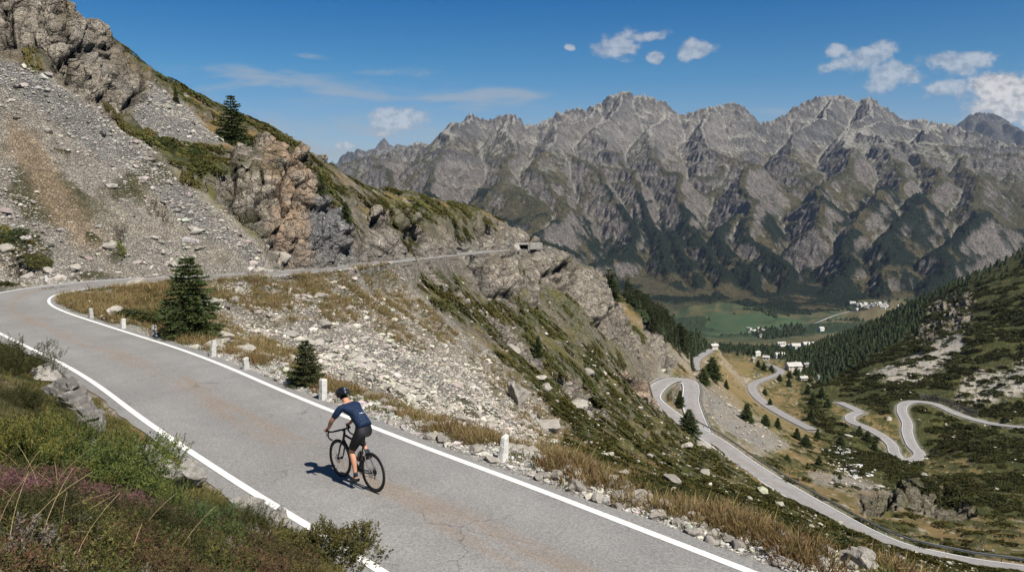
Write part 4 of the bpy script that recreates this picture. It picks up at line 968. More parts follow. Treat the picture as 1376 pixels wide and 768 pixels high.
mB = np.maximum(scree, grey)*nostone*(1-dirt*.8)*(R<100); iB = pick(mB*np.clip(.12+.9*grey+1.2*nB,0.03,1), 12000, rng)
xfB, tB = stones_at(iB, .065, .55, .36, rng, (.31,.285,.25))
mC = np.clip(green_slope*.35+far_scree*1.2+.10*valley_green+.5*rw*(R>34),0,1)*nostone*(R>30)*(R<800); iC = pick(mC, 3600, rng)
xfC, tC = stones_at(iC, .12, 1.4, .42, rng, (.33,.30,.25)); 
for q in range(len(xfC)):
    r_ = np.hypot(xfC[q][0][0], xfC[q][0][1]); k = np.clip(r_/75, .55, 5.0); xfC[q] = ((xfC[q][0][0], xfC[q][0][1], xfC[q][0][2]+.1*k), xfC[q][1], tuple(np.array(xfC[q][2])*k*.62))
mV = vv*nostone*(R<32); iV = pick(mV, 9000, rng, .6); xfV, tV = stones_at(iV, .026, .17, .40, rng, (.38,.36,.325), .2)
allx = xfA+xfB+xfC+xfV; allt = tA+tB+tC+tV
# the ones that show largest become boulders of their own
size_px = np.array([max(x[2])/np.linalg.norm(x[0]) for x in allx]); order = np.argsort(-size_px)
N_BOULD = 215
single = [i for i in order[:N_BOULD]]; sset = set(single)
rest = [i for i in range(len(allx)) if i not in sset]
merge_instances('scree_stones', stone_protos, [allx[i] for i in rest], [scree_m], 'stuff', [allt[i] for i in rest])
boulder_me = [rock_mesh('boulder', 500+k, 3, sx=1.0, sy=.8, sz=.68, ncut=10, rough=.07) for k in range(9)]
nA_, nB_, nC_ = len(xfA), len(xfA)+len(xfB), len(xfA)+len(xfB)+len(xfC)
for i in single:
    (x, y, z), r_, s = allx[i]
    o = link('boulder', boulder_me[i % 9], None, (x, y, z), (0,0,r_), s)
    if i < nA_: tag(o, 'pale angular boulder lying on the wide scree below the bend', 'boulder', 'boulders on the scree below the bend')
    elif i < nB_: tag(o, 'grey angular boulder on the stony hillside above the far road', 'boulder', 'boulders on the hillside above the road')
    elif i < nC_: tag(o, 'pale boulder lying in the green shrub slope above the lower road', 'boulder', 'boulders on the green slope')
    else: tag(o, 'whitish stone in the gravel verge on the valley side of the road', 'stone', 'stones on the gravel verge')
log('stones', len(allx))
# ================================================================== dwarf shrubs on the slopes
sp = []
for k in range(5):
    me = bush_mesh('shrub_proto', 40+k, 1, .85, .55, 70, 3, .42, .20, (.028,.036,.010), (.060,.064,.018), .12, .5, .35); sp.append(arrays(me)); bpy.data.meshes.remove(me)
road1clear = np.zeros_like(Z); ii_, d_, *_ = nearest_on(road1, DX, DY, HW1+1.3); road1clear.ravel()[ii_] = 1
mS = shrub*(1-roadclear*(R>200))*(1-road1clear)*nostone*(1-screes*.6)*(R>26)*(R<420); iS = pick(mS, 3700, rng, -.15)
xfS=[]; tS=[]; gS=[]
for i in iS:
    r_ = R.ravel()[i]; s = np.clip(.30*(1+.8*rng.random()**2)*(r_/55)**.55, .22, 2.2); t_ = .75+.6*rng.random()
    nn_ = NS.reshape(-1,3)[i]; gS.append(np.clip(-nn_[:2]/max(nn_[2],.3), -1.1, 1.1))
    xfS.append(((DX.ravel()[i], DY.ravel()[i], DZ.ravel()[i]+.02*s), rng.random()*6.28, (s*(1.25+.9*rng.random()), s*1.2, s*(.42+.35*rng.random())))); tS.append(np.array([t_*(1+.4*rng.random()), t_, t_*.9]))
sz = np.array([max(x[2])/np.linalg.norm(x[0]) for x in xfS]); od = np.argsort(-sz); one = set(od[:190].tolist())
merge_instances('dwarf_shrubs', sp, [xfS[i] for i in range(len(xfS)) if i not in one], [leaf], 'stuff', [tS[i] for i in range(len(xfS)) if i not in one], [gS[i] for i in range(len(xfS)) if i not in one])
shrub_me = [bush_mesh('dwarf_shrub', 140+k, 1, .85, .6, 420, 4, .20, .085, ((.030,.038,.011),(.045,.050,.014),(.024,.034,.012))[k%3], ((.060,.066,.020),(.085,.078,.024),(.05,.06,.02))[k%3], .12, .5, .35) for k in range(6)]
for i in od[:190]:
    p, r_, s = xfS[i]; o = link('dwarf_shrub', shrub_me[i % 6], None, p, (Quaternion(Vector((-gS[i][0], -gS[i][1], 1)).normalized().to_track_quat('Z','Y')) @ Quaternion((0,0,1), r_)).to_euler(), s)
    if p[1] < 60 and p[0] < 12: g = 'low dark green shrub clinging to the scree below the bend'
    elif np.hypot(p[0],p[1]) > 225: g = 'dark shrub on the valley bottom between the lower roads'
    elif p[0] < -4: g = 'low green shrub on the hillside above the far road'
    else: g = 'low green shrub on the grassy slope above the lower road'
    tag(o, g, 'shrub', g.replace('low dark','').replace('low ','').strip()+'s')
log('shrubs', len(xfS))
# ================================================================== grass
def tuft(seed, n, h, spread, w, c1, c2, lean=.35, bend=.5):
    rng = np.random.default_rng(seed); a = rng.random(n)*6.28; r_ = spread*np.sqrt(rng.random(n)); p = np.stack([r_*np.cos(a), r_*np.sin(a), np.zeros(n)-.02], 1)
    d = unit(np.stack([np.cos(a)*lean*rng.random(n)*1.6, np.sin(a)*lean*rng.random(n)*1.6, np.ones(n)], 1)); F = Fol()
    c = mixc(jitc(c1, n, rng, .3).astype(np.float32), np.array(c2), rng.random(n))
    V, Q, T, C = blades(p, d, h*(.5+.7*rng.random(n)), w, rng, bend, c, np.clip(c*1.25,0,.8)); return V.astype(np.float32), Q, T, C.astype(np.float32)
straw = [tuft(300+k, 46, .30, .16, .010, (.30,.215,.10), (.18,.14,.06)) for k in range(4)]
green = [tuft(320+k, 46, .15, .15, .012, (.10,.10,.03), (.17,.14,.05)) for k in range(4)]
rust = [tuft(340+k, 46, .26, .16, .011, (.25,.155,.07), (.16,.125,.05)) for k in range(4)]
clump = fbm2(X, Y, 1.3, 3, 610)
strip = np.zeros(Z.size, np.float32); ii, d, sd, bk = ROAD1_I; rr = R.ravel()[ii]
strip[ii] = np.where((sd < 0) & (rr < 60), sstep(HW1+.15,HW1+.9,d)*sstep(HW1+6.5,HW1+3.5,d), 0); strip = strip.reshape(sh)
edge_l = np.zeros(Z.size, np.float32); edge_l[ii] = np.where((sd > 0) & (rr < 40), sstep(HW1+.05,HW1+.25,d)*sstep(HW1+1.8,HW1+1.0,d), 0); edge_l = edge_l.reshape(sh)
far_strip = np.zeros(Z.size, np.float32); far_strip[ii] = np.where((sd < 0) & (rr > 26) & (rr < 75), sstep(HW1+.1,HW1+.4,d)*sstep(HW1+9,HW1+5,d), 0); far_strip = far_strip.reshape(sh)
def grass_field(name, protos, mask, n, rng, s0=.6, s1=1.3, grow=0.0):
    i = pick(mask*nostone, n, rng, .35); xf=[]; ti=[]
    for q in i:
        s = (s0+(s1-s0)*rng.random())*(1+grow*R.ravel()[q]/30); t_ = .8+.45*rng.random(); xf.append(((DX.ravel()[q], DY.ravel()[q], DZ.ravel()[q]), rng.random()*6.28, (s*1.1, s*1.1, s))); ti.append(np.array([t_, t_*(.92+.16*rng.random()), t_]))
    return merge_instances(name, protos, xf, [grass_m], 'stuff', ti)
grass_field('dry_grass', straw, strip*sstep(.05,.4,clump), 1450, rng, .5, 1.15)
grass_field('rust_grass', rust, strip*sstep(.12,.4,fbm2(X,Y,2.2,3,640)), 450, rng, .6, 1.3)
grass_field('short_grass', green, np.maximum(strip*.7, edge_l*1.2)*sstep(-.2,.2,fbm2(X,Y,1.7,3,650)), 3200, rng, .35, 1.0)
grass_field('slope_grass', straw+green, np.clip(far_strip+green_slope*.5*(R<75)*(1-shrub),0,1)*sstep(-.3,.2,fbm2(X,Y,3,3,660)), 5200, rng, .6, 1.2, .35)
grass_field('turf', green, edge_l*sstep(-.45,.0,fbm2(X,Y,.9,3,655)), 4200, rng, .35, .75)
log('grass')
# ================================================================== conifers
def conifer_mesh(seed, h, r, whorls, br, st, bl, c1, c2, leafl=.09, leafw=.018, shape=1.0, droop=.25, top=.0):
    rng = np.random.default_rng(seed); Pp=[]; Dd=[]; Ll=[]; Bm = MB(); Cc=[]
    Bm.tube([(0,0,-.05*h),(0.01*h,0,.3*h),(0,.01*h,.65*h),(0,0,.99*h)], [.028*h,.02*h,.011*h,.002*h], 7)
    for k in range(whorls):
        f = .04+.95*(k+.3*rng.random())/whorls; z = h*f
        L = r*(1-f)**shape*(.75+.4*rng.random())+.03*h*(1-f)+.012*h
        n = max(3, int(br*(1-.5*f)+rng.integers(0,2)))
        for b in range(n):
            a = 6.283*(b+rng.random()*.8)/n+k*2.4; l = L*(.72+.4*rng.random()); di = np.array([math.cos(a), math.sin(a), 0])
            pitch = .55*f-.22-.1*rng.random(); m = 6; u = np.linspace(0,1,m)
            pts = np.array([0,0,z])+di*(u[:,None]*l)+np.array([0,0,1.0])*((pitch*u-droop*u*u+.22*u**3)*l)[:,None]
            if f < .8: Bm.tube(pts, np.linspace(.006*h*(1-f)+.002*h,.0012*h,m), 3, cap=False)
            q = st*max(.35, l/max(r,.01)); q = max(3, int(q)); uu = .12+.88*rng.random(q*bl)
            pp = np.stack([np.interp(uu, u, pts[:,i]) for i in range(3)], 1); sd = np.sign(rng.normal(size=len(uu)))
            side = np.array([-di[1], di[0], 0]); fan = .35*l*(1-.6*uu)*rng.random(len(uu))
            pp = pp+side*(sd*fan)[:,None]+np.array([0,0,-.25])*(fan*.6)[:,None]
            dd = unit(di*(.7+.4*rng.random(len(uu)))[:,None]+side*(sd*.6)[:,None]+.35*rng.normal(size=(len(uu),3))+np.array([0,0,.12]))
            Pp.append(pp); Dd.append(dd)
    p = np.concatenate(Pp); d = np.concatenate(Dd); n = len(p); rad = np.hypot(p[:,0],p[:,1])/(r*(1-np.clip(p[:,2]/h,0,.97)))
    c = mixc(jitc(c1, n, rng, .28).astype(np.float32), np.array(c2), np.clip(.35+.8*perlin3(p[:,0]*3.3/r,p[:,1]*3.3/r,p[:,2]*5/h,seed%31)+.2*rng.normal(size=n),0,1)); F = Fol()
    F.add(*blades(p, d, leafl*h*.36*(.7+.6*rng.random(n)), leafw*h*.36, rng, .15, c, np.clip(c*1.3,0,.8)))
    return Bm.mesh('trunk', [bark], True), F.mesh('crown', [needle])
G1, G2 = (.032,.050,.017), (.080,.094,.028)
def conifer(label, pos, meshes, rz=0, sc=1.0, group=None, name='spruce_tree'):
    t_ = empty(name, pos, rz); tag(t_, label, 'tree', group); t_.scale = (sc,)*3 if not hasattr(sc,'__len__') else sc
    link('trunk', meshes[0], t_); link('crown', meshes[1], t_); return t_
hero = conifer_mesh(1, 2.9, 1.32, 21, 9, 18, 10, G1, G2, .135, .032, .72, .32); young = conifer_mesh(2, 1.45, .70, 15, 9, 15, 10, (.035,.050,.016), (.085,.090,.028), .15, .038, .7, .05)
mids = [conifer_mesh(10+k, 4.2, [1.15,1.35,.95][k], 18, 9, 11, 8, G1, G2, .14, .050, [.9,.8,1.0][k]) for k in range(3)]
def size_at(p, px): return px*(p[1]*CP-p[2]*SP)/FPX
def tree_px(label, px, py, hpx, meshes, mh, rmin=0, wid=1.0, **k):
    p = hit(px, py, rmin); s = size_at(p, hpx)/mh; p[2] -= .05*s; return conifer(label, p, meshes, rng.random()*6, (s*wid,s*wid,s), **k)
tree_px('tallest dark spruce standing inside the road bend behind the marker stones', 257, 452, 110, hero, 2.9, 28)
tree_px('small bushy young spruce on the verge between two marker stones', 412, 518, 64, young, 1.45, 17)
tree_px('lone dark spruce standing high on the hillside skyline', 312, 192, 64, mids[1], 4.2, 55, 1.15)
tree_px('tiny spruce poking over the skyline left of the lone spruce', 236, 138, 20, mids[2], 4.2, 40)
tree_px('small spruce on the slope just below the far road', 601, 399, 25, mids[1], 4.2, 60, 1.3)
tree_px('larger spruce growing on top of the spur cliff', 824, 398, 42, mids[1], 4.2, 120, 1.3)
tree_px('slim spruce behind the top edge of the spur cliff', 801, 366, 24, mids[0], 4.2, 120)
tree_px('small spruce at the end of the far road by the cliff', 775, 344, 12, mids[1], 4.2, 120, 1.4)
tree_px('small dark spruce alone in the middle of the green slope', 722, 476, 27, mids[0], 4.2, 60)
tree_px('round dark spruce beside the guardrail below the hairpin', 925, 581, 32, mids[1], 4.2, 100, 1.5)
tree_px('small spruce growing on the island inside the hairpin', 913, 547, 24, mids[0], 4.2, 100, 1.2)
tree_px('dark spruce on the spur slope beneath the rock outcrop', 430, 262, 24, mids[0], 4.2, 60, 1.3)
tree_px('dark spruce beside the shaded side of the outcrop above the road', 458, 302, 28, mids[0], 4.2, 60, 1.3)
tree_px('bushy tree at the outer edge of the hairpin', 945, 515, 22, mids[1], 4.2, 280, 1.6)
tree_px('bushy tree just right of the hairpin curve', 957, 508, 30, mids[1], 4.2, 290, 1.5)
for k, (px, py, hp) in enumerate(((1003,566,26),(1028,572,16),(1044,576,15),(1035,545,10),(1028,531,9),(975,522,12),(1060,520,12),(1048,512,10),(1090,566,16),(1070,590,16),(1083,600,18),(1098,590,14),(1155,585,14),(1165,595,16),(1175,605,14),(1100,625,14),(1058,622,12),(1085,640,12),(1128,655,12),(1130,600,15),(1092,545,18),(1104,536,16),(1112,548,14),(1085,530,14),(1070,505,12),(1060,508,10),(1019,494,11),(1026,498,12),(1036,500,10))):
    tree_px('dark tree on the valley bottom between the winding lanes', px, py, hp, mids[k%3], 4.2, 240, 1.5, group='trees among the valley lanes')
# woods: the trees that show largest stand alone, the mass behind them is one wood
low = []
for k in range(4):
    rg = np.random.default_rng(60+k); V=[]; T=[]; n=0; C=[]
    for j in range(5):
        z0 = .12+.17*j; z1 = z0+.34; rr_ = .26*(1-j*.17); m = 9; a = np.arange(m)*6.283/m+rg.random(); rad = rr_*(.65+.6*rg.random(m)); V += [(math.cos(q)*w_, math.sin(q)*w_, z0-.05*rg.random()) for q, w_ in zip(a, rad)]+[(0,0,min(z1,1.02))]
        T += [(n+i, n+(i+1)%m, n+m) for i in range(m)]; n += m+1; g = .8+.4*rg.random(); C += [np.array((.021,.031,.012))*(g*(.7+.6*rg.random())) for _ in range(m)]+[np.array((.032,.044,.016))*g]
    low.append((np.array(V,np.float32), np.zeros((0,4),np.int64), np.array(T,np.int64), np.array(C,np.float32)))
iW = pick(np.maximum(wood, fringe*.28)*(1-roadmask)*np.clip(1.0+1.6*fbm2(X,Y,60,3,740),.08,1), 4600, rng); hW=[]
for i in iW:
    s = 3.4+6.6*rng.random()**1.6; w_ = s*(1.0+.5*rng.random()); hW.append(((DX.ravel()[i], DY.ravel()[i], DZ.ravel()[i]-.4), rng.random()*6.28, (w_, w_*(.9+.2*rng.random()), s)))
szw = np.array([x[2][2]/np.linalg.norm(x[0]) for x in hW]); od = np.argsort(-szw); big_ = od[:150]; bs = set(big_.tolist())
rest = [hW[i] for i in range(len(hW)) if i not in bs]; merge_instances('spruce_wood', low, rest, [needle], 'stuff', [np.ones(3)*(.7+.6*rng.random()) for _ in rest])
wood_me = [conifer_mesh(80+k, 4.2, .95, 13, 6, 5, 4, (.020,.031,.012), (.040,.050,.018), .17, .06, .9) for k in range(3)]
for i in big_:
    p, r_, s = hW[i]; lf = p[0] < .33*p[1]
    conifer('conifer in the dark wood behind the rocky spur' if lf else 'conifer of the dark wood on the right hand slope', p, wood_me[i%3], r_, s[2]/4.2, 'conifers of the wood behind the spur' if lf else 'conifers of the wood on the right slope', 'conifer_tree')
mVs = valley_green*(1-yellow)*(1-.7*screes)*(1-roadclear)*(R>240)*(R<1000)*sstep(-.3,.15,fbm2(X,Y,38,3,720)); iV2 = pick(mVs, 5200, rng)
xf = []
for i in iV2:
    s = (.9+1.6*rng.random()**2)*np.clip(R.ravel()[i]/420,.7,1.7); xf.append(((DX.ravel()[i], DY.ravel()[i], DZ.ravel()[i]-.15), rng.random()*6.28, (s*1.25, s, s*.8)))
merge_instances('valley_scrub', sp, xf, [leaf], 'stuff', [np.array([1.05,.98,.9])*(.5+.55*rng.random()) for _ in xf])
# valley floor trees far off
mF = meadow*(R>2000)*(R<3600); iF = pick(mF*sstep(.02,.25,fbm2(X,Y,300,3,730)), 420, rng); xf = []
for i in iF:
    s = 9+9*rng.random(); xf.append(((DX.ravel()[i], DY.ravel()[i], DZ.ravel()[i]-.5), rng.random()*6.28, (s*1.9, s*1.9, s)))
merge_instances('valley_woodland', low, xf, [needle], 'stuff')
log('trees')
# ================================================================== foreground bank: juniper, heather, rocks
rb = np.random.default_rng(4242)
jun_me = [bush_mesh('juniper_bush', 700+k, .95, .80, .52, 4200, 13, .030, .0105, [(.030,.050,.015),(.040,.055,.015),(.026,.046,.018)][k], [(.120,.135,.034),(.150,.135,.034),(.095,.120,.045)][k], .15, .2, .7, .6) for k in range(3)]
dark_me = [bush_mesh('dark_bush', 720+k, 1.0, .85, .62, 3000, 12, .040, .0085, (.026,.033,.011), (.075,.070,.024), .18, .9, .6, .6) for k in range(2)]
bil_me = [bush_mesh('bilberry_bush', 740+k, .75, .6, .42, 1900, 9, .036, .016, (.052,.056,.016), (.125,.105,.034), .16, .9, .45, .5) for k in range(2)]
def bush_px(label, px, py, me, wpx, base, name, flat=1.0, cat='bush', group=None, sink=.12):
    p = hit(px, py); s = size_at(p, wpx)/(2*base); p = p-np.array([0,0,(sink if px > 20 else .45)*s])
    return tag(link(name, me, None, p, (0,0,rb.random()*6.28), (s,s,s*flat)), label, cat, group)
for lb, px, py, wpx, k in (('yellow green juniper at the left edge above the purple heather',25,628,150,1),('broad bright green juniper in the middle of the foreground bank',118,660,190,0),('green juniper just below the stacked dark rocks',62,622,140,0),('olive juniper beside the pale slab at the road edge',150,672,120,1),
    ('bluish green juniper right of the heather strip',250,722,120,2),('small green juniper among the whitish rocks by the road',290,738,80,2),('green juniper tucked under the flat pale rock',196,700,120,0)):
    bush_px(lb, px, py, jun_me[k], wpx, .95, 'juniper_bush', 1.25)
for lb, px, py, wpx, k in (('dark olive bush rising at the left edge against the road',6,486,120,0),('dark heathy bush left of the stacked rocks',14,540,100,1),('dark bush at the lower left corner of the bank',40,735,180,0),('dark bush in front of the purple heather',190,738,170,1),('dark low bush above the bottom edge left of the flat boulder',300,728,120,0)):
    bush_px(lb, px, py, dark_me[k], wpx, 1.0, 'heath_bush', 1.05)
for lb, px, py, wpx, k in (('leafy olive bush overhanging the white line at the bottom',440,752,135,0),('small leafy bush between the bottom rocks and the road',378,748,95,1),('brownish leafy bush beside the bottom boulders',345,722,80,1)):
    bush_px(lb, px, py, bil_me[k], wpx, .75, 'bilberry_bush', 1.05)
# heather: upright stems, brown green below, pink on top
def heather_proto(seed, n, pink, h=.20):
    rng = np.random.default_rng(seed); a = rng.random(n)*6.28; r_ = .16*np.sqrt(rng.random(n)); p = np.stack([r_*np.cos(a), r_*np.sin(a), np.zeros(n)-.02], 1)
    d = unit(np.stack([np.cos(a)*.35*rng.random(n), np.sin(a)*.35*rng.random(n), np.ones(n)],1)); H = h*(.6+.6*rng.random(n)); m = 26
    t = .25+.75*rng.random((n,m)); P_ = (p[:,None]+d[:,None]*(t*H[:,None])[...,None]).reshape(-1,3); D = unit((d[:,None]*.9+.8*rng.normal(size=(n,m,3))).reshape(-1,3))
    tt = t.reshape(-1); g = jitc((.052,.056,.020), n*m, rng, .4); q = jitc(pink, n*m, rng, .35); C = np.where((tt > .62)[:,None], q, g).astype(np.float32); F = Fol()
    V, Q, T, CC = blades(P_, D, .021, .0055, rng, .1, C, C)
    V2, Q2, T2, C2 = blades(p, d, H, .004, rng, .1, jitc((.10,.07,.045), n, rng), None)
    return np.concatenate([V,V2]).astype(np.float32), np.concatenate([Q,Q2+len(V)]), np.concatenate([T,T2+len(V)]), np.concatenate([CC,C2]).astype(np.float32)
pinkp = [heather_proto(800+k, 22, [(.16,.078,.084),(.13,.066,.056),(.18,.088,.10)][k]) for k in range(3)]
brownp = [heather_proto(820+k, 22, [(.11,.078,.036),(.085,.080,.028),(.14,.080,.050)][k], .19) for k in range(3)]
greenp = [heather_proto(840+k, 22, [(.060,.062,.019),(.048,.054,.016),(.085,.072,.023)][k], .17) for k in range(3)]
def poly_pick(poly, n, soft=10):
    m = np.zeros(Z.shape, np.float32); q = (R < 26); m[q] = sstep(-soft, soft, poly_sd(PX2[q], PY2[q], poly)); return pick(m, n, rb, .5)
def carpet(name, protos, poly, n, s0, s1):
    xf=[]; ti=[]
    for q in poly_pick(poly, n):
        s = s0+(s1-s0)*rb.random(); xf.append(((DX.ravel()[q], DY.ravel()[q], DZ.ravel()[q]), rb.random()*6.28, (s*1.3,s*1.3,s))); t_ = .75+.5*rb.random(); ti.append(np.ones(3)*t_)
    merge_instances(name, protos, xf, [leaf], 'stuff', ti)
carpet('pink_heather', pinkp, [(-40,645),(60,655),(130,668),(250,684),(330,700),(325,738),(250,735),(140,712),(60,705),(-40,700)], 150, .7, 1.1)
carpet('brown_heath', brownp, [(-40,690),(100,700),(300,735),(400,760),(420,900),(-40,900)], 200, .8, 1.3)
carpet('green_heath', greenp, [(-40,470),(30,505),(100,600),(180,655),(270,705),(350,745),(430,800),(420,900),(-60,900)], 330, .4, .8)
def clump_mesh(name, seed, c1, c2, tipc, h=.24, n=150, rad=.24):
    """a heath clump: many upright stems set with tiny leaves, flowers or dead tips on top"""
    rng = np.random.default_rng(seed); a = rng.random(n)*6.28; r_ = rad*np.sqrt(rng.random(n)); p = np.stack([r_*np.cos(a), r_*np.sin(a), np.zeros(n)-.04], 1)
    d = unit(np.stack([np.cos(a)*(r_/rad)*.75, np.sin(a)*(r_/rad)*.75, np.ones(n)],1)+.16*rng.normal(size=(n,3))); H = h*(1.1-.5*(r_/rad)**2)*(.7+.5*rng.random(n)); m = 34
    t = .2+.8*rng.random((n,m)); P_ = (p[:,None]+d[:,None]*(t*H[:,None])[...,None]).reshape(-1,3); D = unit((d[:,None]*1.0+.75*rng.normal(size=(n,m,3))).reshape(-1,3)); tt = t.reshape(-1)
    f_ = np.repeat(rng.random(n) < .75, m); stem_c = np.repeat(mixc(jitc(c1, n, rng, .3).astype(np.float32), np.array(c2), rng.random(n)), m, 0); tip = jitc(tipc, n*m, rng, .3)
    C = np.where(((tt > .66) & f_)[:,None], tip, stem_c).astype(np.float32); F = Fol(); F.add(*blades(P_, D, .020*(.7+.6*rng.random(len(P_))), .0052, rng, .1, C, np.clip(C*1.25,0,.8)))
    F.add(*blades(p, d, H*1.02, .0035, rng, .1, jitc((.11,.08,.05), n, rng), None)); return F.mesh(name, [leaf])
CL = {'pink': ('heather clump in pink flower', [clump_mesh('heather_clump', 860+k, (.060,.058,.022), (.085,.070,.030), [(.135,.068,.068),(.12,.062,.054),(.17,.085,.090)][k]) for k in range(3)]),
      'rust': ('rusty brown heath clump', [clump_mesh('heath_clump', 870+k, (.065,.058,.022), (.10,.072,.032), [(.105,.060,.032),(.085,.058,.028)][k], .22) for k in range(2)]),
      'green': ('dark green heath clump', [clump_mesh('heath_clump', 880+k, (.036,.044,.013), (.060,.064,.018), [(.085,.090,.024),(.11,.105,.030)][k], .22) for k in range(2)]),
      'dead': ('greyish dead heath clump', [clump_mesh('heath_clump', 890, (.10,.085,.065), (.15,.125,.10), (.19,.16,.13), .20, 110)])}
def clumps(kind, poly, n, s0, s1, tail):
    lb, ms = CL[kind]
    for j, q in enumerate(poly_pick(poly, n)):
        s = s0+(s1-s0)*rb.random(); o = link(ms[0].name.split('.')[0], ms[j % len(ms)], None, (DX.ravel()[q], DY.ravel()[q], DZ.ravel()[q]), (0,0,rb.random()*6.28), (s*1.15,s*1.15,s)); tag(o, lb+' '+tail, 'heath plant', lb+'s')
clumps('pink', [(-40,648),(60,658),(130,672),(250,690),(330,705),(320,735),(250,730),(140,712),(60,705),(-40,700)], 34, .8, 1.25, 'in the strip below the green junipers')
clumps('rust', [(-40,700),(100,706),(300,738),(400,762),(420,860),(-40,860)], 48, .9, 1.5, 'near the bottom edge of the bank')
clumps('green', [(-40,690),(100,700),(300,725),(400,755),(420,860),(-40,860)], 60, .9, 1.5, 'near the bottom edge of the bank')
clumps('dead', [(-40,690),(100,700),(300,735),(360,760),(300,860),(-40,860)], 12, .9, 1.4, 'among the brown heath at the bottom')
# long dry stalks
xs = Fol(); n = 0
stalk = MB()
for k in range(48):
    q = poly_pick([(-20,640),(320,680),(420,760),(300,800),(-20,800)], 3)
    if not len(q): continue
    q = q[0]; p = np.array([DX.ravel()[q], DY.ravel()[q], DZ.ravel()[q]]); h = .35+.35*rb.random(); a = rb.random()*6.28; le = .25+.5*rb.random(); u = np.linspace(0,1,7)[:,None]
    pts = p+u*np.array([0,0,h])+(u**2)*np.array([math.cos(a), math.sin(a), -.25])*le*h*1.6
    stalk.tube(pts, np.linspace(.0028,.0012,7), 4, cap=False)
tag(stalk.build('dry_stalks', simple('dry_straw', (.36,.27,.15), .8, .2)), kind='stuff')
# rocks of the bank
def rock_px(label, px, py, wpx, hpx, seed, mat=None, sub=4, flat=None, yaw=None, sink=.3, ncut=12, name='rock', tilt=(0,0)):
    p = hit(px, py); w = size_at(p, wpx)/2; h = size_at(p, hpx)/2
    me = rock_mesh(name, seed, sub, mat or bank_m, sx=1, sy=.75, sz=1, ncut=ncut+8, rough=.16)
    if mat is slab_m:                                  # split into beds
        co = np.array([v.co[:] for v in me.vertices]); k_ = np.round(co[:,2]*3.6)/3.6; co[:,2] = co[:,2]*.12+k_*.88; hs_ = (np.round(k_*9)*37.7+seed) % 7; f_ = 1+.2*np.sin(hs_*2.1); co[:,0] *= f_; co[:,1] *= 1+.2*np.cos(hs_*3.3)
        for v, q in zip(me.vertices, co): v.co = q
    p = p+np.array([0,0,h*(1-2*sink)])
    return tag(link(name, me, None, p, (tilt[0],tilt[1],rb.random()*6.28 if yaw is None else yaw), (w,w,h)), label, 'rock')
rock_px('long pale flat rock half buried between two dark bushes', 66, 512, 62, 34, 901, tilt=(.1,.15), yaw=-.6)
for k, (lb, px, py, w_, h_) in enumerate((('topmost dark layered slab of the rock pile at the road edge',92,536,84,40),('broad dark slab in the middle of the rock pile at the road edge',108,556,84,44),('lower dark slab of the rock pile nearest the white line',120,574,64,40),('small dark block at the corner of the layered rock pile',134,584,36,30))):
    rock_px(lb, px, py, w_, h_, 910+k, slab_m, ncut=16, tilt=(.12,.22), yaw=-.75, sink=.2, name='rock_slab')
rock_px('smooth pale slab lying below the layered rock pile', 112, 604, 62, 34, 921, tilt=(.2,.1), yaw=-.7)
rock_px('buff flat stone sunk in the turf beside the white line', 160, 622, 56, 26, 922, yaw=-.7)
rock_px('bright whitish pointed rock among the juniper', 196, 640, 60, 56, 923, sink=.08)
rock_px('whitish lumpy rock right of the pointed one', 226, 650, 60, 42, 924, sink=.08)
rock_px('grey rock with a flat face beside the grassy road edge', 256, 662, 60, 60, 925, sink=.08)
rock_px('low stone in the turf strip beside the left white line', 330, 700, 60, 44, 926, sink=.08)
rock_px('pale jagged rock near the bottom of the left white line', 372, 716, 54, 46, 927, sink=.08)
rock_px('grey block in the bottom rocks beside the leafy bush', 335, 742, 64, 46, 928)
rock_px('broad flat boulder at the bottom edge left of the jagged one', 210, 766, 66, 34, 929)
rock_px('jagged grey boulder at the bottom edge of the bank', 292, 766, 62, 46, 930)
rock_px('small grey stone between the bottom boulders and the bush', 330, 752, 40, 26, 931)
rock_px('pale split boulder at the bottom right beside the dry grass', 1160, 762, 46, 52, 932, boulder_m)
rock_px('low white rock in the gravel at the end of the right white line', 880, 694, 28, 12, 933, boulder_m)
for k, (lb, px, py, w_, h_) in enumerate((('pointed pale pinnacle rock in the scree above the green shrubs',697,545,40,48),('large pale rock slab at the foot of the scree above the leaning stone',735,576,70,18),('pale rock right of the slab at the foot of the scree',704,572,36,16),('lone whitish boulder on the grass slope right of the scree foot',812,614,18,11),('pale boulder in the dark shrubs left of the lower road',925,603,20,12),('grey flat boulder on the slope above the dry grass',838,640,22,13),
        ('pale outcrop boulder in the middle of the green slope',770,515,26,11),('light rock below the spur cliffs on the green slope',725,510,28,10),('long pale rock rib on the green slope below the scree',775,545,44,11))):
    rock_px(lb, px, py, w_, h_, 940+k, boulder_m, sink=.25)
log('bank')
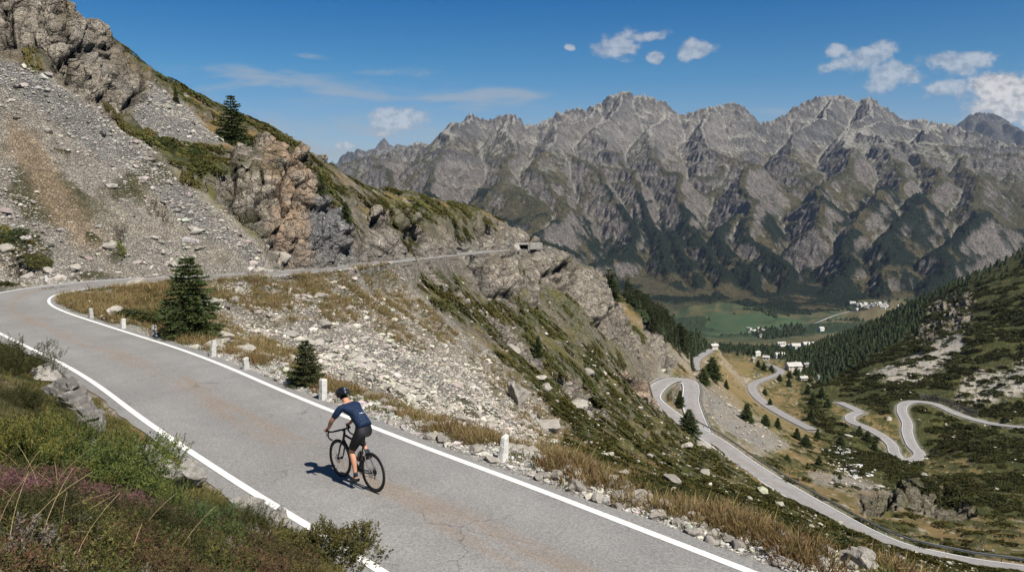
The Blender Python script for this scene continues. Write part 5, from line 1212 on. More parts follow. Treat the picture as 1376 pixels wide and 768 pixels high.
# ================================================================== marker stones
mk = stone_mat('marker_stone', (.44,.43,.40), (.56,.545,.515), .55)
def marker(label, px, pyb, hpx, seed, tilt=(0,0), w=.17, taper=.8, top=.0):
    p = hit(px, pyb); h = size_at(p, hpx)/.97
    import bmesh
    bm = bmesh.new(); bmesh.ops.create_cube(bm, size=1)
    for v in bm.verts:
        s = w*(taper if v.co.z > 0 else 1.0); v.co.x *= s; v.co.y *= s*.8; v.co.z = (h+top*(1 if v.co.x > 0 else -1)) if v.co.z > 0 else -.12
    bmesh.ops.bevel(bm, geom=list(bm.edges), offset=.018, segments=2, profile=.6, affect='EDGES')
    bmesh.ops.subdivide_edges(bm, edges=bm.edges, cuts=3, use_grid_fill=True)
    co = np.array([v.co[:] for v in bm.verts]); n = fbm3(co[:,0]+seed, co[:,1], co[:,2], .11, 3, seed)
    for v, q in zip(bm.verts, n): v.co += v.normal*float(q)*.016
    me = bpy.data.meshes.new('marker_stone'); bm.to_mesh(me); bm.free(); me.materials.append(mk)
    for pl_ in me.polygons: pl_.use_smooth = False
    tag(link('marker_stone', me, None, p, (tilt[0],tilt[1],.78+.2*rb.random())), label, 'marker stone', 'white marker stones along the road edge')
marker('white marker stone farthest up the verge at the start of the bend', 122.5, 428.5, 14, 1, (.03,-.02))
marker('white marker stone second from the bend', 165, 444, 15.5, 2, (0,.09))
marker('white marker stone in front of the tall bend spruce on its left side', 207.5, 455.5, 17, 3, (-.04,.06))
marker('tapered white marker stone just right of the tall bend spruce', 286, 481, 23, 4, (0,.13), .18, .72)
marker('short white marker stone with a skewed top', 330.5, 498.5, 17, 5, (.05,-.03), .18, .82, .015)
marker('tall straight white marker stone beside the rider', 433.5, 537, 27, 6, (.02,.02), .16, .9)
marker('weathered leaning pointed marker stone alone on the gravel verge', 675, 619.5, 33, 7, (.02,.15), .185, .62, .03)
marker('tiny white marker stone on the far side of the bend', 62.3, 379.5, 9, 8, (0,0), .16, .85)
# ================================================================== dry-stone walls under the far road
wall_m = [stone_mat('dry_stone', (.20,.19,.175), (.36,.335,.30), .5)]
def drystone(label, i0, i1, hgt, off, road=road1, side=-1, seed=1, cs=.26, top=-.06):
    rg = np.random.default_rng(seed); tt = tangents(road); l = np.stack([-tt[:,1], tt[:,0], 0*tt[:,0]], 1)*side; M = MB(); rows = max(2, int(hgt/cs))
    L = np.concatenate([[0], np.cumsum(np.linalg.norm(np.diff(road[i0:i1], axis=0), axis=1))]); o_ = road[i0:i1].mean(0)
    for r_ in range(rows):
        s = -rg.random()*.3
        while s < L[-1]:
            w = cs*(.8+1.4*rg.random()); m = s+w/2; p = np.array([np.interp(m, L, road[i0:i1,k]) for k in range(3)]); ll = np.array([np.interp(m, L, l[i0:i1,k]) for k in range(3)]); t_ = np.array([np.interp(m, L, tt[i0:i1,k]) for k in range(3)])
            v, f = rock_arrays(int(rg.integers(1e6)), 1, w*.58, .24, cs*.62, 7, .06); a = math.atan2(t_[1], t_[0])+.08*rg.normal()
            M.add(v@rotz(a).T+p-o_+ll*(off+.10*(rows-1-r_)*0+.12*(r_/rows))+np.array([0,0,top-cs*(r_+.5)])+rg.normal(size=3)*.02, f); s += w
    return tag(M.build('retaining_wall', wall_m[0], None, loc=o_), label, 'wall')
def near_i(px, lo=90):
    pxs, _ = project(road1[:,0], road1[:,1], road1[:,2]); q = np.arange(len(road1)); m = (q > lo); return int(q[m][np.argmin(np.abs(pxs[m]-px))])
ib = int(np.argmin(road1[:,0]))
drystone('low dry stone wall holding up the far road behind the bend spruce', near_i(160, ib+8), near_i(250, ib+8), 1.0, HW1+.12, seed=3, cs=.2)
drystone('taller dry stone wall under the far road in the middle distance', near_i(418, ib+8), near_i(472, ib+8), 1.6, HW1+.15, seed=5, cs=.28)
drystone('low stone parapet around the top of the hairpin', int(np.argmin(np.hypot(road2[:,0]-P(888,514,264)[0], road2[:,1]-P(888,514,264)[1]))), int(np.argmin(np.hypot(road2[:,0]-P(922,511,277)[0], road2[:,1]-P(922,511,277)[1]))), .9, HW2+.5, road2, 1, 7, .42, .75)
dk = int(np.argmin(np.abs(project(road4[:,0], road4[:,1], road4[:,2])[0]-1250)+np.arange(len(road4))*.05)); 
dw = drystone('dark stone wall above the valley road on the right', max(0,dk-14), dk+3, 4.2, HW4+1.0, road4, -1, 9, .8, 4.0); dw.data.materials[0] = slab_m
# ================================================================== guardrails of the lower road
steel = simple('galvanised_steel', (.33,.34,.34), .45, .5, .7, .15, 3); postm = simple('weathered_post', (.17,.16,.15), .8, .3, .3)
def guardrail(label, road, i0, i1, off):
    tt = tangents(road); l = np.stack([-tt[:,1], tt[:,0], 0*tt[:,0]], 1); c = (road+l*off)[i0:i1]; lt = l[i0:i1]; s_ = 1 if off > 0 else -1
    root = empty('guardrail', c[0]); tag(root, label, 'guardrail'); c = c-c[0]; prof = [(0,.98),(.07,.92),(.0,.80),(.07,.66),(.0,.58),(-.04,.58),(-.04,.98)]
    V = np.concatenate([c-lt*(s_*a)+[0,0,z] for a, z in prof]); n = len(c); i = np.arange(n-1); F = np.concatenate([np.stack([k*n+i, k*n+i+1, ((k+1)%len(prof))*n+i+1, ((k+1)%len(prof))*n+i], 1) for k in range(len(prof))])
    link('rail', mesh_np('rail', V, F, None, False, [steel]), root)
    pm = MB(); pm.box((0,0,.2), (.12,.10,1.1)); pme = pm.mesh('post', [postm])
    step = max(2, n//90)
    for k in range(0, n, step): link('post', pme, root, c[k]+lt[k]*(s_*.10), (0,0,math.atan2(tt[i0+k][1], tt[i0+k][0])))
def r2i(px, py, d): q = P(px, py, d); return int(np.argmin(np.hypot(road2[:,0]-q[0], road2[:,1]-q[1])))
guardrail('long steel guardrail along the valley side of the lower road', road2, 4, r2i(905,560,226), -(HW2+.35))
guardrail('steel guardrail round the outer side of the descending hairpin arm', road2, r2i(926,514,275), len(road2)-3, HW2+.35)
# ================================================================== small portal beside the far road
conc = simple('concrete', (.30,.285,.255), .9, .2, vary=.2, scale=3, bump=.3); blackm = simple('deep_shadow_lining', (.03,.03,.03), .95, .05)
pp = P(702,333.5,166); po = tag(empty('roadside_portal', pp+np.array([0,0,-.55]), .1), 'low concrete portal with a dark opening beside the far road', 'portal')
m_ = MB(); m_.box((0,.6,1.45),(2.9,1.6,.3)); m_.box((-1.32,.6,.6),(.26,1.6,1.4)); m_.box((1.32,.6,.6),(.26,1.6,1.4)); m_.build('frame', conc, po)
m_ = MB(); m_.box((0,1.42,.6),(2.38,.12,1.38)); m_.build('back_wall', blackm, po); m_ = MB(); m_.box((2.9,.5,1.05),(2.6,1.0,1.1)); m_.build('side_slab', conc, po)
pv_ = P(622,334,124); v_, f_ = rock_arrays(77, 2, 1.6, .7, .45, 12, .06); tag(link('rock', mesh_np('rock', v_, f_, None, False, [slab_m]), None, pv_), 'dark flat rock on the pale lay-by beside the far road', 'rock')
# ================================================================== houses of the valley
wallm = {k: simple('plaster_'+k, c, .9, .2, vary=.12, scale=.5) for k, c in (('white',(.62,.60,.56)),('stone',(.36,.33,.29)),('cream',(.52,.47,.40)))}
roofm = {k: simple('roof_'+k, c, .85, .2, vary=.25, scale=.8) for k, c in (('slate',(.26,.25,.245)),('pale',(.42,.40,.37)),('brown',(.14,.10,.075)))}
glassm = simple('dark_window', (.03,.035,.04), .3, .5); doorm = simple('wooden_door', (.10,.065,.04))
def house(label, p, L, Wd, Hh, rz, wk, rk, group=None, detail=True, cat='house', name='house'):
    root = tag(empty(name, p, rz), label, cat, group); w = MB(); a, b = L/2, Wd/2; g = Wd*.32
    w.add([(-a,-b,-1.5),(a,-b,-1.5),(a,b,-1.5),(-a,b,-1.5),(-a,-b,Hh),(a,-b,Hh),(a,b,Hh),(-a,b,Hh)], [[0,1,5,4],[1,2,6,5],[2,3,7,6],[3,0,4,7]])
    w.add([(-a,-b,Hh),(-a,b,Hh),(-a,0,Hh+g)], [[0,2,1]]); w.add([(a,-b,Hh),(a,b,Hh),(a,0,Hh+g)], [[0,1,2]]); w.build('wall', wallm[wk], root)
    r_ = MB(); o_ = .5; th = .22; gl = g*(1+o_/b)
    for s in (-1,1):
        v = [(-a-o_,0,Hh+g),(a+o_,0,Hh+g),(a+o_,s*(b+o_),Hh+g-gl),(-a-o_,s*(b+o_),Hh+g-gl)]; v = [(x,y,z+th) for x,y,z in v]+v
        r_.add(v, [[0,1,2,3],[7,6,5,4],[0,4,5,1],[1,5,6,2],[2,6,7,3],[3,7,4,0]])
    ro = r_.build('roof', roofm[rk], root)
    c = MB(); c.box((a*.4,b*.3,Hh+g+.3),(.7,.7,1.6)); c.build('chimney', wallm['stone'], ro)
    if detail:
        wm_ = MB(); wm_.box((0,0,0),(1.0,.12,1.25)); wme = wm_.mesh('window', [glassm])
        for s in (-1,1):
            for k in range(int(L/3.2)):
                for fl in range(int(Hh/2.7)):
                    link('window', wme, root, (-a+1.8+k*3.2, s*(b+.01), 1.5+fl*2.7))
        d_ = MB(); d_.box((a+.01,0,1.0),(.12,1.1,2.0)); d_.build('door', doorm, root)
for k, (lb, px, py, wpx, hh, wk, rk, rz) in enumerate((('largest pale farmhouse with a light slab roof on the valley bottom',1066,499,19,5.4,'cream','pale',.15),('long pale barn at the edge of the wood behind the farmhouse',1048,481,12,3.6,'white','pale',.1),('pale house beside the lane above the yellow meadow',1017,479,9,4.5,'white','pale',.5),('small stone house left of the bright yard',1011,486,6,3.4,'stone','slate',.9),
        ('small pale house by the lane bend above the farmhouse',1029,484,8,4,'white','pale',-.4),('stone barn right of the farmhouse under the trees',1083,494,7,3.5,'stone','slate',.3),('low pale shed below the farmhouse',1079,512,9,2.6,'cream','pale',.1),('pale hut on the shoulder below the spur wood',959,470,9,3.0,'cream','pale',.4))):
    p = hit(px, py, 300); s = size_at(p, wpx); house(lb, p+np.array([0,0,.4]), s, s*.62, min(hh, s*.55), rz, wk, rk)
for k, (px, py) in enumerate(((1019,450),(1023,454),(1013,447),(1007,444),(1026,446),(1020,443))):
    p = hit(px, py, 1800); house('white house of the small hamlet in the green valley fields', p, 15+4*rb.random(), 10, 6.5, rb.random()*3, ('white','cream')[k%2], ('pale','slate')[k%2], 'houses of the hamlet in the fields', False)
for k, (px, py, w_) in enumerate(((1056,467,22),(1075,470,30),(1087,467,20),(1049,464,14))):
    p = hit(px, py, 1000); house('pale long building where the valley narrows beyond the wood', p, size_at(p, w_)*.8, 9, 5, .2*rb.random(), 'white', 'pale', 'long buildings beyond the wood', False)
for k in range(22):
    px, py = 1152+40*rb.random(), 409.5+6*rb.random(); p = hit(px, py, 2000)
    house('white house of the village high on the far green terrace', p, 15+6*rb.random(), 11, 8, rb.random()*3, ('white','white','cream')[k%3], ('pale','slate','pale')[k%3], 'houses of the far village', False)
for k, (px, py) in enumerate(((1145,409),(1103,447),(1152,418),(1206,414))):
    p = hit(px, py, 2000); house(('long white farmhouse left of the far village','isolated pale house on the slope below the far village','white barn below the left end of the far village','pale barn at the right edge of the far meadow')[k], p, (26,14,18,15)[k], 11, 7, .3*k, 'white', 'pale', None, False)
# stream with white water among its boulders
sb = resample([hit(*q)+np.array([0,0,.25]) for q in ((1150,641,240),(1146,634,240),(1142,626,240),(1138,617,240),(1133,609,240),(1131,602,240))], 1.0)
v_, f_ = ribbon(sb, .8, -.05); fm = v_[f_[:20]]
if np.cross(fm[:,1]-fm[:,0], fm[:,2]-fm[:,0])[:,2].mean() < 0: f_ = f_[:, ::-1]
wt = NT('white_water', .3, .5); tag(link('mountain_stream', mesh_np('mountain_stream', v_, f_, None, True, [wt.done(wt.mix(wt.ramp(wt.noise(1.2,5,.7),.4,.6), (.14,.15,.15), (.55,.56,.56)), wt.bump(wt.noise(2,4), .6, .2))])), kind='structure')
xf=[]; 
for k in range(420):
    q = sb[rb.integers(len(sb))]; d_ = rb.normal()*3.0; x, y = q[0]+d_, q[1]+rb.normal()*2; s = .35+.8*rb.random()**2; xf.append(((x, y, ground_at(x, y)+.15), rb.random()*6.28, (s,s*.8,s*.8)))
merge_instances('stream_boulders', stone_protos, xf, [scree_m], 'stuff', [np.array((.50,.49,.47))*(.8+.4*rb.random()) for _ in xf])
log('built')
# ================================================================== the road bike and its rider (x forward, y left, z up; origin under the rear hub)
RB, RH = near_plane(502,662.5), None
fb = near_plane(452,641.5); hd = math.atan2(fb[1]-RB[1], fb[0]-RB[0])
bz = .022+.006
paintb = simple('black_frame_paint', (.012,.012,.014), .35, .5, vary=.1); rubber = simple('tyre_rubber', (.018,.018,.018), .8, .3, vary=.2); carbon = simple('carbon_rim', (.016,.016,.018), .4, .5, vary=.2); tape = simple('bar_tape', (.015,.015,.016), .85, .3, vary=.2)
alloy = simple('dark_alloy', (.09,.09,.095), .35, .5, .8, vary=.2); steelb = simple('bare_steel', (.35,.35,.36), .3, .5, .9); saddm = simple('saddle_cover', (.014,.014,.015), .6, .4, vary=.1)
SCB = .92
bike = tag(empty('road_bicycle', (RB[0], RB[1], RB[2]+bz), hd), 'black road bicycle being ridden up the middle of the road', 'bicycle')
WR = .338; WB = .99; RA = np.array([0,0,WR]); FA = np.array([WB,0,WR]); BBk = np.array([.41,0,.272])
def bp(name, mb, mat, parent=None, smooth=True): return mb.build(name, mat, parent or bike, smooth)
def wheel(c, rear):
    w = tag(empty('wheel', c)); w.parent = bike
    m = MB(); m.torus((0,0,0), (0,1,0), WR-.0145, .0145, 56, 10); bp('tyre', m, rubber, w)
    m = MB(); m.torus((0,0,0), (0,1,0), WR-.045, .022, 56, 8, (1,.45)); bp('rim', m, carbon, w)
    m = MB()
    for k in range(24):
        a = 2*math.pi*k/24; b = a+(.5 if k % 2 else -.5); y0 = .03 if (k//2) % 2 else -.03
        m.tube([(.022*math.cos(b),y0,.022*math.sin(b)), ((WR-.062)*math.cos(a),0,(WR-.062)*math.sin(a))], .0013, 4, cap=False)
    bp('spokes', m, alloy, w)
    m = MB(); m.cyl((0,0,0),(0,1,0),.018,.10,14); m.cyl((0,.034,0),(0,1,0),.026,.006,16); m.cyl((0,-.034,0),(0,1,0),.026,.006,16); bp('hub', m, alloy, w)
    m = MB(); m.torus((0,.052,0),(0,1,0),.064,.008,30,6,(1,.15)); m.torus((0,.052,0),(0,1,0),.030,.006,20,6,(1,.2))
    for k in range(5): a = 2*math.pi*k/5; m.tube([(.03*math.cos(a),.052,.03*math.sin(a)),(.062*math.cos(a+.4),.052,.062*math.sin(a+.4))], .003, 4)
    bp('brake_disc', m, steelb, w)
    if rear:
        m = MB()
        for k in range(8): m.torus((0,-.046+.0035*k-.012,0),(0,1,0),.024+.0045*(7-k)*.0+.0048*k,.0028,22,5)
        bp('cassette', m, steelb, w)
    return w
wheel(RA, True); wheel(FA, False)
m = MB(); ST = np.array([.262,0,.745]); HT, HB = np.array([.838,0,.815]), np.array([.872,0,.690])
m.tube([BBk, (BBk+ST)/2, ST], [.019,.018,.017], 12); m.tube([ST+[0,0,-.015], (.55,0,.765), HT+[0,0,-.02]], [.017,.018,.020], 12); m.tube([BBk, (.64,0,.475), HB+[0,0,.01]], [.027,.026,.024], 12); m.tube([HB+np.array([.005,0,-.02]), HT+np.array([-.005,0,.02])], .023, 12)
m.cyl(BBk,(0,1,0),.024,.082,14)
for s in (-1,1):
    m.tube([BBk+[-.02,s*.028,0], (.20,s*.052,.295), RA+[.0,s*.062,0]], [.014,.012,.010], 8); m.tube([ST+[-.012,s*.018,-.07], (.12,s*.05,.50), RA+[0,s*.062,.01]], [.010,.009,.008], 8)
bp('frame', m, paintb)
m = MB()
for s in (-1,1): m.tube([HB+[.004,s*.022,-.025], (.90,s*.046,.60), (.945,s*.052,.45), FA+[0,s*.056,0]], [.018,.016,.013,.009], 8)
m.tube([HB+[.002,-.04,-.03], HB+[.002,.04,-.03]], .02, 8); bp('fork', m, paintb)
m = MB(); m.tube([ST, (.222,0,.885), (.212,0,.915)], .0135, 10); bp('seat_post', m, paintb)
m = MB(); V=[]; 
for x, w_, z in ((-.07,.070,.965),(-.03,.074,.970),(.02,.060,.966),(.07,.036,.962),(.12,.022,.963),(.17,.018,.960),(.19,.010,.955)): V.append((.205+x, w_, z))
ring = []
for x, w_, z in V:
    for a in np.linspace(0, 2*math.pi, 12, endpoint=False): ring.append((x, w_*math.cos(a), z-.014+.016*math.sin(a)-(abs(math.cos(a))**2)*w_*.22))
F = [[i*12+k, i*12+(k+1)%12, (i+1)*12+(k+1)%12, (i+1)*12+k] for i in range(len(V)-1) for k in range(12)]; m.add(ring, F); m.add(ring[:12],[list(range(12))]); m.add(ring[-12:],[list(range(12))[::-1]])
for s in (-1,1): m.tube([(.14,s*.022,.935),(.21,s*.022,.92),(.31,s*.018,.938)], .0035, 6)
bp('saddle', m, saddm)
m = MB(); HBk = np.array([.920,0,.868]); m.tube([HT+[-.01,0,.05], HBk], [.017,.016], 10); m.tube([HT+[-.003,0,.0], HT+[-.012,0,.07]], .018, 10); bp('stem', m, paintb)
m = MB(); bw = .205
for s in (-1,1):
    m.tube([HBk+[0,0,0], HBk+[.0,s*.10,.002], HBk+[.012,s*(bw-.02),.0], HBk+[.055,s*bw,-.004], HBk+[.095,s*bw,-.022], HBk+[.108,s*(bw+.004),-.065], HBk+[.085,s*(bw+.008),-.108], HBk+[.03,s*(bw+.012),-.126], HBk+[-.035,s*(bw+.014),-.128]], [.016,.016,.015,.015,.015,.0145,.0145,.0145,.014], 10)
bp('handlebar', m, tape)
HOOD = {}
for s in (-1,1):
    m = MB(); b0 = HBk+np.array([.085,s*bw,-.012]); HOOD[s] = b0
    m.tube([b0, b0+[.035,0,.012], b0+[.065,0,.022], b0+[.078,0,.050]], [.017,.018,.017,.012], 10); m.tube([b0+[.070,0,.015], b0+[.080,s*.004,-.04], b0+[.062,s*.008,-.095]], [.008,.007,.005], 8, flat=(1,.7)); bp('brake_lever', m, tape)
m = MB(); ca_ = math.radians(-84); cl = .172
m.torus(BBk+[0,-.048,0],(0,1,0),.098,.0035,44,6,(1,.6)); m.torus(BBk+[0,-.042,0],(0,1,0),.070,.003,36,6,(1,.6))
PED = {}
for s in (-1,1):
    a = ca_ if s == 1 else ca_+math.pi; e = BBk+np.array([cl*math.cos(a), s*.072, cl*math.sin(a)]); PED[s] = e+np.array([0,s*.045,0])
    m.tube([BBk+[0,s*.055,0], e], [.017,.012], 8, flat=(1,.6)); m.cyl(e+[0,s*.012,0],(0,1,0),.006,.05,8)
for k in range(5): a = 2*math.pi*k/5; m.tube([BBk+[0,-.05,0], BBk+[.095*math.cos(a),-.05,.095*math.sin(a)]], .006, 5)
bp('crankset', m, alloy)
for s in (-1,1): m = MB(); m.box(PED[s],(.075,.058,.016)); bp('pedal', m, paintb)
m = MB(); top = [BBk+np.array([.098*math.cos(a),-.048,.098*math.sin(a)]) for a in np.linspace(math.pi/2+.05,-math.pi/2-.05,16)]
rearp = [RA+np.array([.036*math.cos(a),-.046,.036*math.sin(a)]) for a in np.linspace(math.pi/2,math.pi,6)]
m.tube(list(top)+[RA+np.array([.045,-.05,-.13]), RA+np.array([.015,-.05,-.12]), RA+np.array([.04,-.048,-.06]), RA+np.array([.02,-.046,-.03])]+rearp[::-1], .0032, 5, closed=True); bp('chain', m, steelb)
m = MB(); m.tube([RA+[.0,-.055,-.025], RA+[.03,-.06,-.055], RA+[.03,-.055,-.10]], [.014,.016,.010], 8); m.cyl(RA+[.035,-.05,-.065],(0,1,0),.018,.008,12); m.cyl(RA+[.03,-.05,-.125],(0,1,0),.018,.008,12); bp('derailleur', m, paintb)
for nm, a0, b0 in (('water_bottle', BBk, np.array([.872,0,.690])),('water_bottle', BBk, ST)):
    d_ = unit(b0-a0); n_b = np.array([-d_[2],0,d_[0]]); n_b = n_b if nm and b0[0] > .5 else np.array([d_[2],0,-d_[0]]); c0 = a0+d_*.16+n_b*.058
    m = MB(); m.tube([c0, c0+d_*.13, c0+d_*.155, c0+d_*.165, c0+d_*.19], [.036,.036,.026,.018,.012], 12); o = bp('water_bottle', m, simple('bottle_plastic', (.03,.03,.032), .5, .4))
# ------------------------------------------------------------------ the rider
def skin_np(name, joints, edges, radii, sub=2, root=0, mats=()):
    me = bpy.data.meshes.new(name); me.from_pydata([tuple(j) for j in joints], edges, []); o = bpy.data.objects.new(name, me); COL.objects.link(o)
    md = o.modifiers.new('skin','SKIN'); md.branch_smoothing = .6; md.use_smooth_shade = True
    for i, (v, r_) in enumerate(zip(me.skin_vertices[0].data, radii)):
        v.radius = (r_, r_) if np.isscalar(r_) else r_; v.use_root = (i == root)
    sd = o.modifiers.new('sub','SUBSURF'); sd.levels = sub; sd.render_levels = sub
    dg = bpy.context.evaluated_depsgraph_get(); dg.update(); out = bpy.data.meshes.new_from_object(o.evaluated_get(dg)); bpy.data.objects.remove(o); out.name = name
    out.materials.clear()
    for mm in mats: out.materials.append(mm)
    for p in out.polygons: p.use_smooth = True; p.material_index = 0
    return out
sk = NT('skin', .55, .4); sk.bsdf.inputs['Subsurface Weight'].default_value = .1; skinm = sk.done(sk.mix(sk.ramp(sk.noise(22,3),.3,.7), (.43,.215,.135), (.50,.265,.17)))
jm = simple('navy_jersey', (.007,.021,.056), .7, .3, vary=.3, scale=5, bump=.6, bdist=.03); sm_ = simple('black_shorts', (.009,.009,.011), .6, .35, vary=.2, scale=6, bump=.2, bdist=.015); sock_m = simple('dark_socks', (.012,.02,.035), .8, .2, vary=.2); shoe_m = simple('black_shoes', (.016,.018,.022), .4, .5, vary=.2)
rid = tag(empty('person', (RB[0], RB[1], RB[2]+bz), hd), 'person riding away in a navy jersey, black shorts and a black helmet', 'person'); rid.scale = bike.scale = (SCB,)*3
J = {}; jn = []; je = []; jr = []
def jt(n, p, r_, par=None):
    J[n] = len(jn); jn.append(np.asarray(p, float)); jr.append(r_)
    if par: je.append((J[par], J[n]))
jt('pelvis', (.205,0,1.045), (.125,.105)); jt('waist', (.325,0,1.165), (.128,.098), 'pelvis'); jt('ribs', (.47,0,1.275), (.145,.110), 'waist'); jt('chest', (.61,0,1.355), (.135,.105), 'ribs'); jt('neck', (.725,0,1.415), .060, 'chest'); jt('nape', (.785,0,1.452), .056, 'neck')
jt('skull', (.835,0,1.505), .078, 'nape'); jt('brow', (.885,0,1.500), .072, 'skull'); jt('face', (.920,0,1.455), .052, 'brow'); jt('chin', (.905,0,1.405), .030, 'face'); jt('nose', (.968,0,1.462), .012, 'face')
for s, q in ((1,'l'),(-1,'r')):
    jt('ear'+q, (.835,s*.080,1.468), .014, 'skull')
    jt('sh'+q, (.665,s*.165,1.345), .062, 'chest'); jt('ua'+q, (.735,s*.215,1.230), .052, 'sh'+q); jt('el'+q, (.815,s*.262,1.105), .042, 'ua'+q)
    h = HOOD[s]; wr_ = np.array([h[0]-.012,h[1]+s*.012,h[2]+.060])
    e = np.array([.815,s*.262,1.105]); jt('fa'+q, e*.62+wr_*.38, .041, 'el'+q); jt('wr'+q, wr_, .028, 'fa'+q); pm_ = h+np.array([.038,s*.010,.048]); jt('pa'+q, pm_, (.036,.022), 'wr'+q)
    for k, (dx, L_) in enumerate(((.034,.95),(.016,1.05),(-.002,1.0),(-.018,.82))):       # fingers curl over the outside of the hood
        b = pm_+np.array([dx+.006,s*.024,-.006]); jt('f%d%s' % (k,q), b, .0095, 'pa'+q); jt('g%d%s' % (k,q), b+np.array([.012,s*.012*L_,-.026*L_]), .0088, 'f%d%s' % (k,q)); jt('h%d%s' % (k,q), b+np.array([.010,-s*.006,-.048*L_]), .0078, 'g%d%s' % (k,q))
    jt('t0'+q, pm_+np.array([-.004,-s*.028,-.004]), .011, 'pa'+q); jt('t1'+q, pm_+np.array([.022,-s*.036,-.024]), .0095, 't0'+q)
    jt('hip'+q, (.215,s*.092,.985), .098, 'pelvis')
    if s == 1: kn, an, ball, toe = (.455,.118,.625), (.335,.118,.205), (.425,.118,.128), (.495,.118,.118)
    else: kn, an, ball, toe = (.615,-.118,.845), (.300,-.118,.560), (.388,-.118,.478), (.455,-.118,.462)
    hp = np.array((.215,s*.092,.985)); kn, an = np.array(kn), np.array(an)
    jt('th'+q, hp*.55+kn*.45, .082, 'hip'+q); jt('kn'+q, kn, .057, 'th'+q); d_ = an-kn; bk_ = np.array([d_[2],0,-d_[0]]); bk_ = bk_/np.linalg.norm(bk_); bk_ = bk_ if bk_[0] < 0 else -bk_
    jt('ca'+q, kn+d_*.33+bk_*.022, .057, 'kn'+q); jt('sh2'+q, kn+d_*.72+bk_*.006, .040, 'ca'+q); jt('an'+q, an, .033, 'sh2'+q); jt('he'+q, an+np.array([-.035,0,-.045]), .030, 'an'+q); jt('ba'+q, ball, (.036,.026), 'an'+q); jt('to'+q, toe, (.028,.018), 'ba'+q)
link('body', skin_np('body', jn, je, jr, 2, 0, [skinm]), rid)
G = lambda n: jn[J[n]]
# jersey: one skin over trunk and upper arms
cj, ce, cr2 = [], [], []
def cadd(p, r_, par=None): cj.append(np.asarray(p,float)); cr2.append(r_); (ce.append((par, len(cj)-1)) if par is not None else None); return len(cj)-1
a0 = cadd(G('pelvis')+[-.015,0,.03], (.152,.128)); a1 = cadd(G('waist')+[0,0,.006], (.147,.116), a0); a2 = cadd(G('ribs')+[0,0,.006], (.158,.122), a1); a3 = cadd(G('chest'), (.148,.115), a2); cadd(G('chest')*.35+G('neck')*.65, .074, a3)
for s, q in ((1,'l'),(-1,'r')): b1 = cadd(G('sh'+q), .073, a3); b2 = cadd(G('ua'+q), .063, b1); cadd(G('ua'+q)*.35+G('el'+q)*.65, .055, b2)
jer = link('jersey', skin_np('jersey', cj, ce, cr2, 2, a1, [jm]), rid)
def shell(name, body, bones, off, mats):
    """cloth that follows the body: the body's own faces near the given bones, pushed outwards"""
    me = body.data; co = np.array([v.co[:] for v in me.vertices]); no = np.array([v.normal[:] for v in me.vertices]); best = np.full(len(co), 9.0); ok = np.zeros(len(co), bool)
    for a, b in je:
        e = jn[b]-jn[a]; t = np.clip(((co-jn[a])@e)/(e@e), 0, 1); d = np.linalg.norm(co-jn[a]-t[:,None]*e, axis=1)/(.02+np.mean(jr[a])*.5+np.mean(jr[b])*.5); m = d < best; best[m] = d[m]
        na = [k for k, v in J.items() if v == a][0]; nb_ = [k for k, v in J.items() if v == b][0]; rng_ = bones.get((na, nb_)); ok[m] = (t[m] >= rng_[0])&(t[m] <= rng_[1]) if rng_ else False
    fs = [tuple(p.vertices) for p in me.polygons if sum(ok[v] for v in p.vertices) >= len(p.vertices)-1]; used = sorted({v for f in fs for v in f}); mp = {v: i for i, v in enumerate(used)}
    m2 = bpy.data.meshes.new(name); m2.from_pydata([tuple(co[v]+no[v]*off) for v in used], [], [tuple(mp[v] for v in f) for f in fs]); m2.materials.append(mats)
    for p in m2.polygons: p.use_smooth = True
    o = link(name, m2, rid); return o
body_o = [c for c in rid.children if c.name.startswith('body')][0]
bones = {('pelvis','waist'):(0,.75)}
for q in 'lr': bones[('pelvis','hip'+q)] = (0,1); bones[('hip'+q,'th'+q)] = (0,1); bones[('th'+q,'kn'+q)] = (0,.72)
shell('shorts', body_o, bones, .013, sm_)
for s, q in ((1,'l'),(-1,'r')):
    cj, ce, cr2 = [], [], []; a0 = cadd(G('sh2'+q)*.75+G('an'+q)*.25, .0425); a1 = cadd(G('an'+q)+[0,0,.03], .039, a0); cadd(G('an'+q)+[-.005,0,-.01], .039, a1); link('sock', skin_np('sock', cj, ce, cr2, 2, 0, [sock_m]), rid)
    cj, ce, cr2 = [], [], []; a0 = cadd(G('an'+q)+[-.015,0,-.035], .040); cadd(G('he'+q)+[-.006,0,-.006], (.037,.036), a0); a2 = cadd((G('an'+q)+G('ba'+q))/2+[0,0,-.022], (.041,.034), a0); a3 = cadd(G('ba'+q)+[0,0,-.004], (.044,.031), a2); cadd(G('to'+q)+[.01,0,-.002], (.034,.022), a3); link('shoe', skin_np('shoe', cj, ce, cr2, 2, 0, [shoe_m]), rid)
